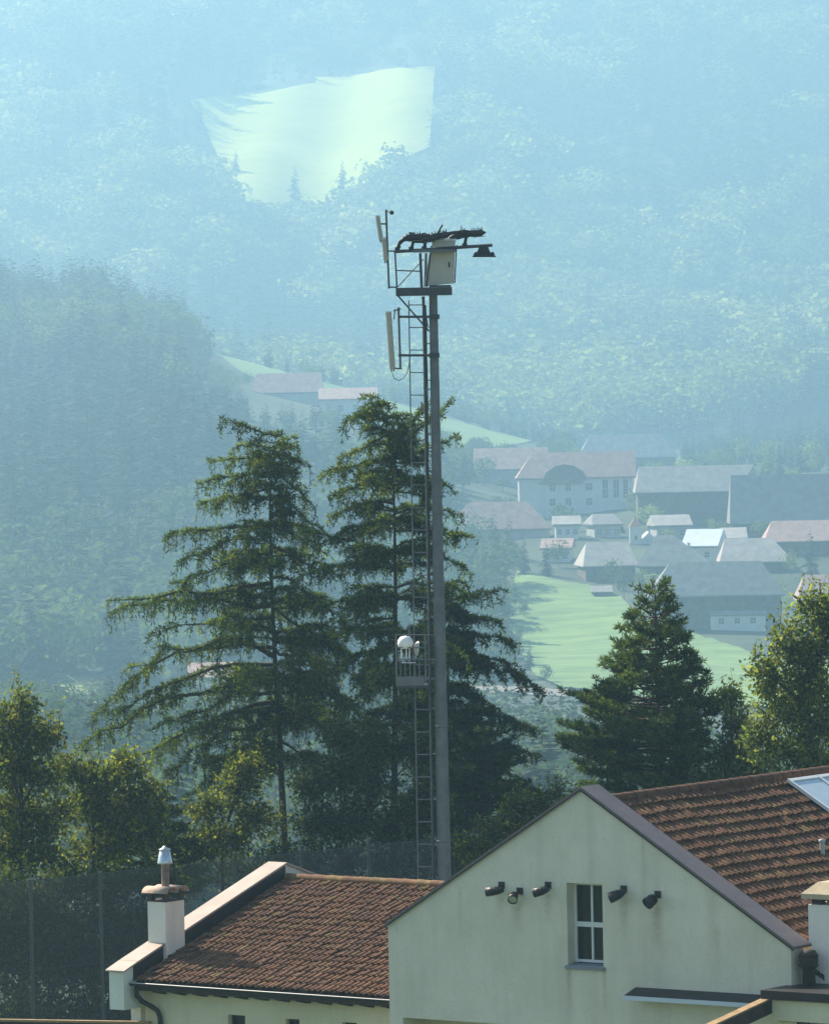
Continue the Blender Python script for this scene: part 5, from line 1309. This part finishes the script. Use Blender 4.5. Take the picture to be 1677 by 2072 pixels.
conifer('larch', 'tall larch with long drooping limbs left of the mast', 155, [(578, 1745), (566, 1500), (552, 1250), (545, 1000), (553, 900), (572, 868)], 0.17, [
    ((556, 885), (455, 850), -0.05), ((553, 925), (425, 935), 0.15), ((550, 955), (397, 978), 0.1), ((550, 985), (410, 1020), 0.15), ((548, 905), (480, 905), 0.1),
    ((546, 1070), (333, 1088), 0.45, 0, dict(tint=0.75) if False else {}), ((546, 1085), (360, 1140), 0.4), ((548, 1130), (345, 1180), 0.3), ((549, 1180), (225, 1215), 0.25), ((551, 1225), (222, 1245), 0.4),
    ((552, 1250), (300, 1282), 0.35, -0.4, dict(bare=0.6)), ((556, 1310), (262, 1350), 0.6), ((558, 1330), (185, 1452), 1.5, 0.3, dict(bare=0.55)), ((560, 1345), (215, 1450), 0.9), ((562, 1380), (160, 1515), 0.8), ((565, 1420), (200, 1560), 0.9),
    ((566, 1450), (330, 1565), 0.5), ((568, 1480), (370, 1620), 0.5), ((563, 1400), (300, 1480), 0.5, -0.6),
    ((556, 895), (600, 885), 0.05), ((553, 920), (612, 935), 0.05), ((550, 955), (628, 1020), 0.12), ((549, 1000), (655, 1075), 0.15), ((548, 1060), (660, 1120), 0.2), ((549, 1100), (690, 1170), 0.2), ((551, 1170), (700, 1275), 0.35),
    ((553, 1230), (718, 1330), 0.3), ((557, 1310), (760, 1390), 0.4), ((560, 1370), (745, 1460), 0.4), ((565, 1430), (740, 1530), 0.4), ((568, 1500), (700, 1600), 0.3)],
    [(900, 0.7, 7), (945, 1.0, 9), (1000, 1.2, 9), (1060, 1.4, 8), (1130, 1.8, 8), (1210, 2.1, 9), (1290, 2.5, 9), (1370, 2.7, 9), (1450, 2.7, 9), (1530, 2.5, 9)], 101, 'larch', dens=1.0, hang=1.3)
conifer('larch', 'bushy larch directly behind the ladder of the mast', 153, [(796, 1750), (800, 1400), (800, 1150), (797, 1000), (788, 900), (770, 806)], 0.17, [
    ((776, 835), (708, 850), 0.05), ((772, 815), (738, 830), 0.02), ((785, 880), (690, 930), 0.1), ((790, 925), (648, 965), 0.2), ((793, 960), (665, 1010), 0.15), ((797, 1020), (668, 1045), 0.3), ((798, 1070), (645, 1105), 0.3), ((799, 1120), (600, 1080), 0.3),
    ((799, 1150), (620, 1160), 0.35), ((800, 1200), (640, 1230), 0.3), ((800, 1250), (680, 1290), 0.3), ((800, 1300), (650, 1370), 0.3), ((800, 1380), (690, 1440), 0.3), ((798, 1450), (690, 1520), 0.3),
    ((785, 890), (835, 850), 0.05), ((788, 915), (858, 820), 0.05, -0.6), ((790, 930), (905, 818), 0.05, -0.5), ((792, 940), (925, 882), 0.15), ((795, 985), (905, 985), 0.2), ((797, 1040), (938, 1045), 0.25), ((798, 1075), (955, 1090), 0.25), ((799, 1120), (945, 1150), 0.3), ((800, 1190), (940, 1200), 0.3), ((800, 1290), (930, 1320), 0.3)],
    [(830, 0.6, 6), (870, 0.9, 8), (920, 1.1, 9), (980, 1.3, 10), (1050, 1.5, 10), (1130, 1.6, 10), (1210, 1.8, 10), (1290, 1.9, 10), (1370, 2.0, 10), (1450, 2.0, 9), (1530, 2.0, 8)], 202, 'larch', dens=1.15, hang=1.0)
conifer('spruce', 'dark drooping spruce right behind the mast pole', 158, [(912, 1750), (908, 1500), (905, 1300), (915, 1175)], 0.16, [
    ((910, 1215), (1005, 1195), 0.05), ((908, 1250), (1015, 1260), 0.15), ((907, 1290), (1035, 1300), 0.2), ((906, 1320), (1095, 1400), 0.75), ((906, 1350), (1060, 1370), 0.4), ((906, 1400), (1000, 1440), 0.2), ((907, 1450), (1085, 1478), 0.3), ((908, 1500), (1095, 1530), 0.3), ((908, 1540), (1060, 1580), 0.3), ((908, 1570), (1090, 1605), 0.3),
    ((906, 1250), (830, 1280), 0.1), ((906, 1330), (760, 1360), 0.2), ((907, 1420), (740, 1450), 0.3), ((908, 1500), (740, 1540), 0.3)],
    [(1200, 0.5, 6), (1240, 0.8, 9), (1290, 1.0, 10), (1340, 1.2, 11), (1400, 1.4, 11), (1460, 1.7, 11), (1520, 1.9, 11), (1580, 2.0, 11), (1640, 2.0, 9)], 303, 'spruce', dens=1.4, hang=0.8)

def pine(name, label, Y, trunk_px, r_base, prof, seed, leaf, nlimb=95, bark='bark_red', tl=0.13, upt=0.25):
    """bunches of long needles on rising twig ends; prof: (photo y, half width left, right)"""
    r = np.random.default_rng(seed); lv = Leaves(seed + 1); wood = MB()
    tp = np.array([at(px, py, Y) for px, py in trunk_px]); tp = np.concatenate([[V(tp[0][0], Y, 0)], tp])
    t = thing(name, V(tp[0][0], Y, 0), label, 'tree')
    tr = MB(); zz = np.linspace(0, tp[-1][2], 14); tr.tube(np.stack([np.interp(zz, tp[:, 2], tp[:, k]) for k in range(3)], 1), r_base * (1 - 0.92 * zz / zz[-1]), 10); tr.build('trunk', M[bark], t)
    ys = np.array([p[0] for p in prof], float); mpp = Y / FPX
    for i in range(nlimb):
        f = ((i + r.random()) / nlimb) ** 0.75; yy = ys[0] + (ys[-1] - ys[0]) * f
        a = i * 2.39996 + r.normal() * 0.3
        lw, rw = np.interp(yy, ys, [p[1] for p in prof]), np.interp(yy, ys, [p[2] for p in prof])
        L = (rw if math.cos(a) > 0 else lw) * mpp; Lf = (lw + rw) / 2 * mpp
        L = (L * abs(math.cos(a)) + Lf * (1 - abs(math.cos(a)))) * (0.78 + 0.3 * r.random())
        z1 = at(trunk_px[0][0], yy, Y)[2]; z0 = z1 - 0.12 * L - 0.05
        p0 = np.array([np.interp(z0, tp[:, 2], tp[:, k]) for k in range(3)]); p1 = np.array([p0[0] + L * math.cos(a), p0[1] + L * math.sin(a), z1 + 0.1 * r.normal() * L])
        path = bez(p0, (p0 + p1) / 2 - ZUP * 0.06 * L, p1, 6); wood.tube(path, np.linspace(0.012 + 0.012 * L, 0.008, 6), 5, caps=False)
        LL = arclen(path)[-1]; n = max(5, int(LL / 0.11)); fwd = unit(p1 - p0)
        lt_ = 0.42 + 0.15 * r.normal()
        for s in LL * (0.22 + 0.78 * r.random(n) ** 0.8):
            b = along(path, np.array([s]))[0]; lat = unit(np.cross(fwd, ZUP)) * (1 if r.random() < .5 else -1)
            bl = (0.18 + 0.42 * (1 - s / LL)) * (0.5 + r.random()); e = b + unit(lat * 0.8 + fwd * 0.6 + ZUP * (upt + 0.3 * r.random())) * bl
            wood.tube([b, e], [0.010, 0.006], 3, caps=False)
            d0 = unit(e - b)
            for u in np.linspace(0.35, 1.0, max(2, int(bl / 0.13))):
                c = b + (e - b) * u; m = 11
                dd = d0 * 0.55 + ZUP * 0.25 + r.normal(size=(m, 3)) * 0.6
                lv.add(np.repeat(c[None], m, 0), dd, tl * 1.15 + 0.07 * r.random(m), 0.034, lt_ + 0.22 * (u - 0.6) + 0.22 * r.normal(size=m))
    lv.build('crown', M[leaf], t); put('branches', wood.mesh('branches', M[bark]), t)
    return t
pine('pine', 'dense dark conical pine behind the ridge of the gabled house', 150, [(1334, 1640), (1330, 1400), (1324, 1186)], 0.19,
     [(1190, 12, 12), (1215, 28, 24), (1250, 55, 42), (1290, 84, 66), (1330, 105, 92), (1370, 120, 125), (1400, 180, 138), (1450, 195, 126), (1500, 205, 116), (1540, 210, 100), (1580, 180, 80), (1620, 120, 60)], 404, 'pine', nlimb=165)
pine('spruce', 'dark low spruce behind the right foot of the mast', 156, [(985, 1760), (985, 1600), (990, 1450)], 0.12,
     [(1455, 10, 10), (1500, 60, 55), (1560, 100, 90), (1620, 120, 100), (1700, 130, 110), (1760, 130, 110)], 505, 'spruce', nlimb=70, bark='bark', tl=0.10, upt=0.0)

def broadleaf(name, label, Y, trunk_px, r_base, blobs, n, seed, leaf, size=0.12, parent_cat='tree', shoots=0):
    """blobs: (px, py, rx, ry) lobes of the crown in photo pixels; leaves gather on twigs inside and round the rim of each"""
    r = np.random.default_rng(seed); lv = Leaves(seed + 1); wood = MB(); mpp = Y / FPX
    tp = [at(px, py, Y) for px, py in trunk_px]; tp = [V(tp[0][0], Y, 0)] + tp
    t = thing(name, V(tp[0][0], Y, 0), label, parent_cat)
    tr = MB(); tr.tube(tp, np.linspace(r_base, r_base * 0.35, len(tp)), 8); tr.build('trunk', M['bark'], t)
    area = np.array([b[2] * b[3] for b in blobs], float); cnt = (area / area.sum() * n).astype(int); tp = np.array(tp)
    for (px, py, rx, ry), k in zip(blobs, cnt):
        dy = r.normal() * 0.35 * rx * mpp; c = at(px, py, Y + dy); R = V(rx * mpp, rx * mpp * 0.9, ry * mpp)
        z0 = min(max(c[2] - R[2] * 1.3, 0.8), tp[-1][2]); p0 = np.array([np.interp(z0, tp[:, 2], tp[:, q]) for q in range(3)])
        wood.tube(bez(p0, (p0 + c) / 2 + ZUP * 0.1, c, 5), np.linspace(r_base * 0.45, 0.02, 5), 5, caps=False)
        tw = max(6, k // 26); dirs = norm(r.normal(size=(tw, 3)) + V(-0.1, 0, 0.25)); ends = c + dirs * R * (0.45 + 0.62 * r.random((tw, 1)) ** 0.6)
        for e in ends:
            wood.tube(bez(c + (e - c) * 0.1, (c + e) / 2 + r.normal(size=3) * 0.06, e, 4), [0.016, 0.011, 0.007, 0.004], 3, caps=False)
            m = max(4, int(k / tw)); u = r.random(m)[:, None] ** 0.6; lt_ = 0.42 + 0.17 * r.normal()
            q = c + (e - c) * (0.35 + 0.68 * u) + r.normal(size=(m, 3)) * (0.09 + 0.06 * (rx * mpp))
            ln = size * (0.65 + 0.7 * r.random(m))
            lv.add(q, norm(r.normal(size=(m, 3))) + V(0, 0, -0.35) + 0.5 * unit(e - c), ln, ln * 0.5, lt_ + 0.24 * r.normal(size=m))
        for _ in range(shoots):
            b = c + norm(r.normal(size=(1, 3)) + V(0, 0, 0.6))[0] * R * 0.9; e = b + V(r.normal() * 0.12, r.normal() * 0.12, 0.35 + 0.4 * r.random())
            wood.tube([b, e], [0.008, 0.003], 3, caps=False); m = 16; q = b + (e - b) * r.random(m)[:, None] + r.normal(size=(m, 3)) * 0.04
            lv.add(q, r.normal(size=(m, 3)) + V(0, 0, 0.5), size * 0.8, size * 0.35, 0.6 + 0.15 * r.normal(size=m))
    lv.build('crown', M[leaf], t); put('branches', wood.mesh('branches', M['bark']), t)
    return t
broadleaf('willow', 'pale green leafy tree rising at the right edge behind the roof', 146, [(1650, 1600), (1630, 1400)], 0.16,
          [(1650, 1235, 45, 45), (1600, 1310, 55, 55), (1660, 1320, 60, 70), (1555, 1370, 50, 50), (1620, 1400, 70, 60), (1580, 1450, 60, 50), (1660, 1470, 60, 70), (1600, 1530, 75, 50), (1690, 1250, 50, 60), (1540, 1500, 40, 45), (1680, 1560, 60, 50)], 11500, 606, 'willow', 0.15, shoots=7)
broadleaf('leafy_shrub', 'yellowish bush between the pine and the pale tree', 149, [(1490, 1640), (1480, 1500)], 0.08,
          [(1478, 1420, 28, 35), (1495, 1470, 40, 45), (1470, 1530, 50, 45), (1510, 1560, 50, 45), (1420, 1580, 45, 35), (1460, 1590, 60, 35), (1540, 1575, 45, 35)], 7000, 707, 'willow', 0.12, 'bush', shoots=3)
broadleaf('young_oak', 'yellow green broadleaf tree at the left edge behind the netting', 144, [(40, 1800), (45, 1550)], 0.12,
          [(45, 1420, 26, 40), (15, 1475, 45, 50), (60, 1490, 55, 50), (105, 1500, 30, 35), (20, 1560, 60, 55), (80, 1570, 60, 50), (-20, 1520, 50, 60), (30, 1640, 75, 55), (100, 1650, 60, 50), (20, 1720, 70, 50), (90, 1735, 70, 45)], 9500, 808, 'oak', 0.15, shoots=7)
broadleaf('hazel_bush', 'yellowish hazel bush under the drooping tips of the left larch', 146, [(190, 1800), (190, 1650)], 0.09,
          [(150, 1560, 45, 35), (200, 1580, 55, 45), (255, 1560, 50, 45), (170, 1640, 65, 50), (240, 1640, 65, 55), (300, 1620, 45, 45), (200, 1720, 75, 50), (290, 1690, 60, 45)], 7800, 909, 'oak', 0.145, 'bush', shoots=4)
pine('spruce', 'small dark spruce between hazel bush and left larch trunk', 149, [(310, 1780), (305, 1700), (300, 1590)], 0.08,
     [(1590, 8, 8), (1630, 40, 40), (1680, 75, 75), (1730, 95, 95), (1790, 105, 105)], 1010, 'spruce', nlimb=60, bark='bark', tl=0.10, upt=0.0)
broadleaf('elder_bush', 'green bush in the gap right of the left larch trunk', 150, [(450, 1790), (450, 1700)], 0.07,
          [(420, 1640, 50, 35), (480, 1600, 45, 40), (500, 1560, 40, 40), (450, 1700, 70, 40), (520, 1660, 55, 40), (400, 1720, 50, 35)], 7500, 1111, 'oak', 0.115, 'bush', shoots=3)
broadleaf('elder_bush', 'shady dark bush between the two larch trunks', 151, [(690, 1790), (690, 1700)], 0.08,
          [(640, 1600, 60, 50), (700, 1570, 60, 50), (760, 1600, 60, 50), (640, 1680, 70, 45), (720, 1670, 80, 50), (800, 1680, 60, 45), (860, 1620, 50, 60), (690, 1500, 50, 50), (760, 1510, 50, 50), (850, 1520, 45, 50), (860, 1680, 50, 45)], 17000, 1212, 'shade_leaf', 0.115, 'bush', shoots=1)
broadleaf('hazel_bush', 'yellow green bush behind the left slope of the gable', 148, [(1060, 1800), (1065, 1700)], 0.07,
          [(1040, 1640, 35, 30), (1080, 1625, 30, 28), (1110, 1640, 40, 30), (1010, 1690, 45, 35), (1070, 1690, 60, 35), (1130, 1600, 22, 20), (960, 1720, 50, 35)], 6000, 1313, 'oak', 0.115, 'bush', shoots=4)
# low undergrowth behind the fence
broadleaf('undergrowth', 'dark leafy hedge behind the tall netting at lower left', 141, [(100, 1990), (100, 1900)], 0.05,
          [(-10, 1800, 60, 50), (60, 1810, 70, 50), (140, 1800, 70, 50), (220, 1800, 70, 50), (0, 1880, 70, 50), (80, 1890, 80, 55), (170, 1880, 80, 55), (250, 1880, 70, 50), (330, 1800, 60, 45), (20, 1960, 80, 50), (120, 1970, 90, 55), (220, 1960, 80, 55), (310, 1880, 60, 55), (60, 2040, 90, 50), (180, 2050, 90, 50), (280, 2030, 70, 55), (10, 2075, 90, 50), (110, 2080, 90, 50), (210, 2085, 90, 50), (30, 1920, 80, 50), (150, 1925, 90, 55), (250, 1930, 80, 50)], 30000, 1414, 'shade_leaf', 0.14, 'hedge', shoots=2)
broadleaf('undergrowth', 'dark leafy hedge between low wing ridge and netting', 151.5, [(650, 1850), (650, 1800)], 0.05,
          [(400, 1780, 60, 40), (480, 1760, 60, 40), (560, 1745, 60, 45), (640, 1750, 70, 45), (720, 1750, 70, 45), (800, 1750, 70, 45), (880, 1740, 60, 45), (950, 1760, 60, 40), (560, 1820, 80, 40), (700, 1820, 90, 40), (840, 1820, 80, 40)], 12000, 1515, 'shade_leaf', 0.12, 'hedge', shoots=1)
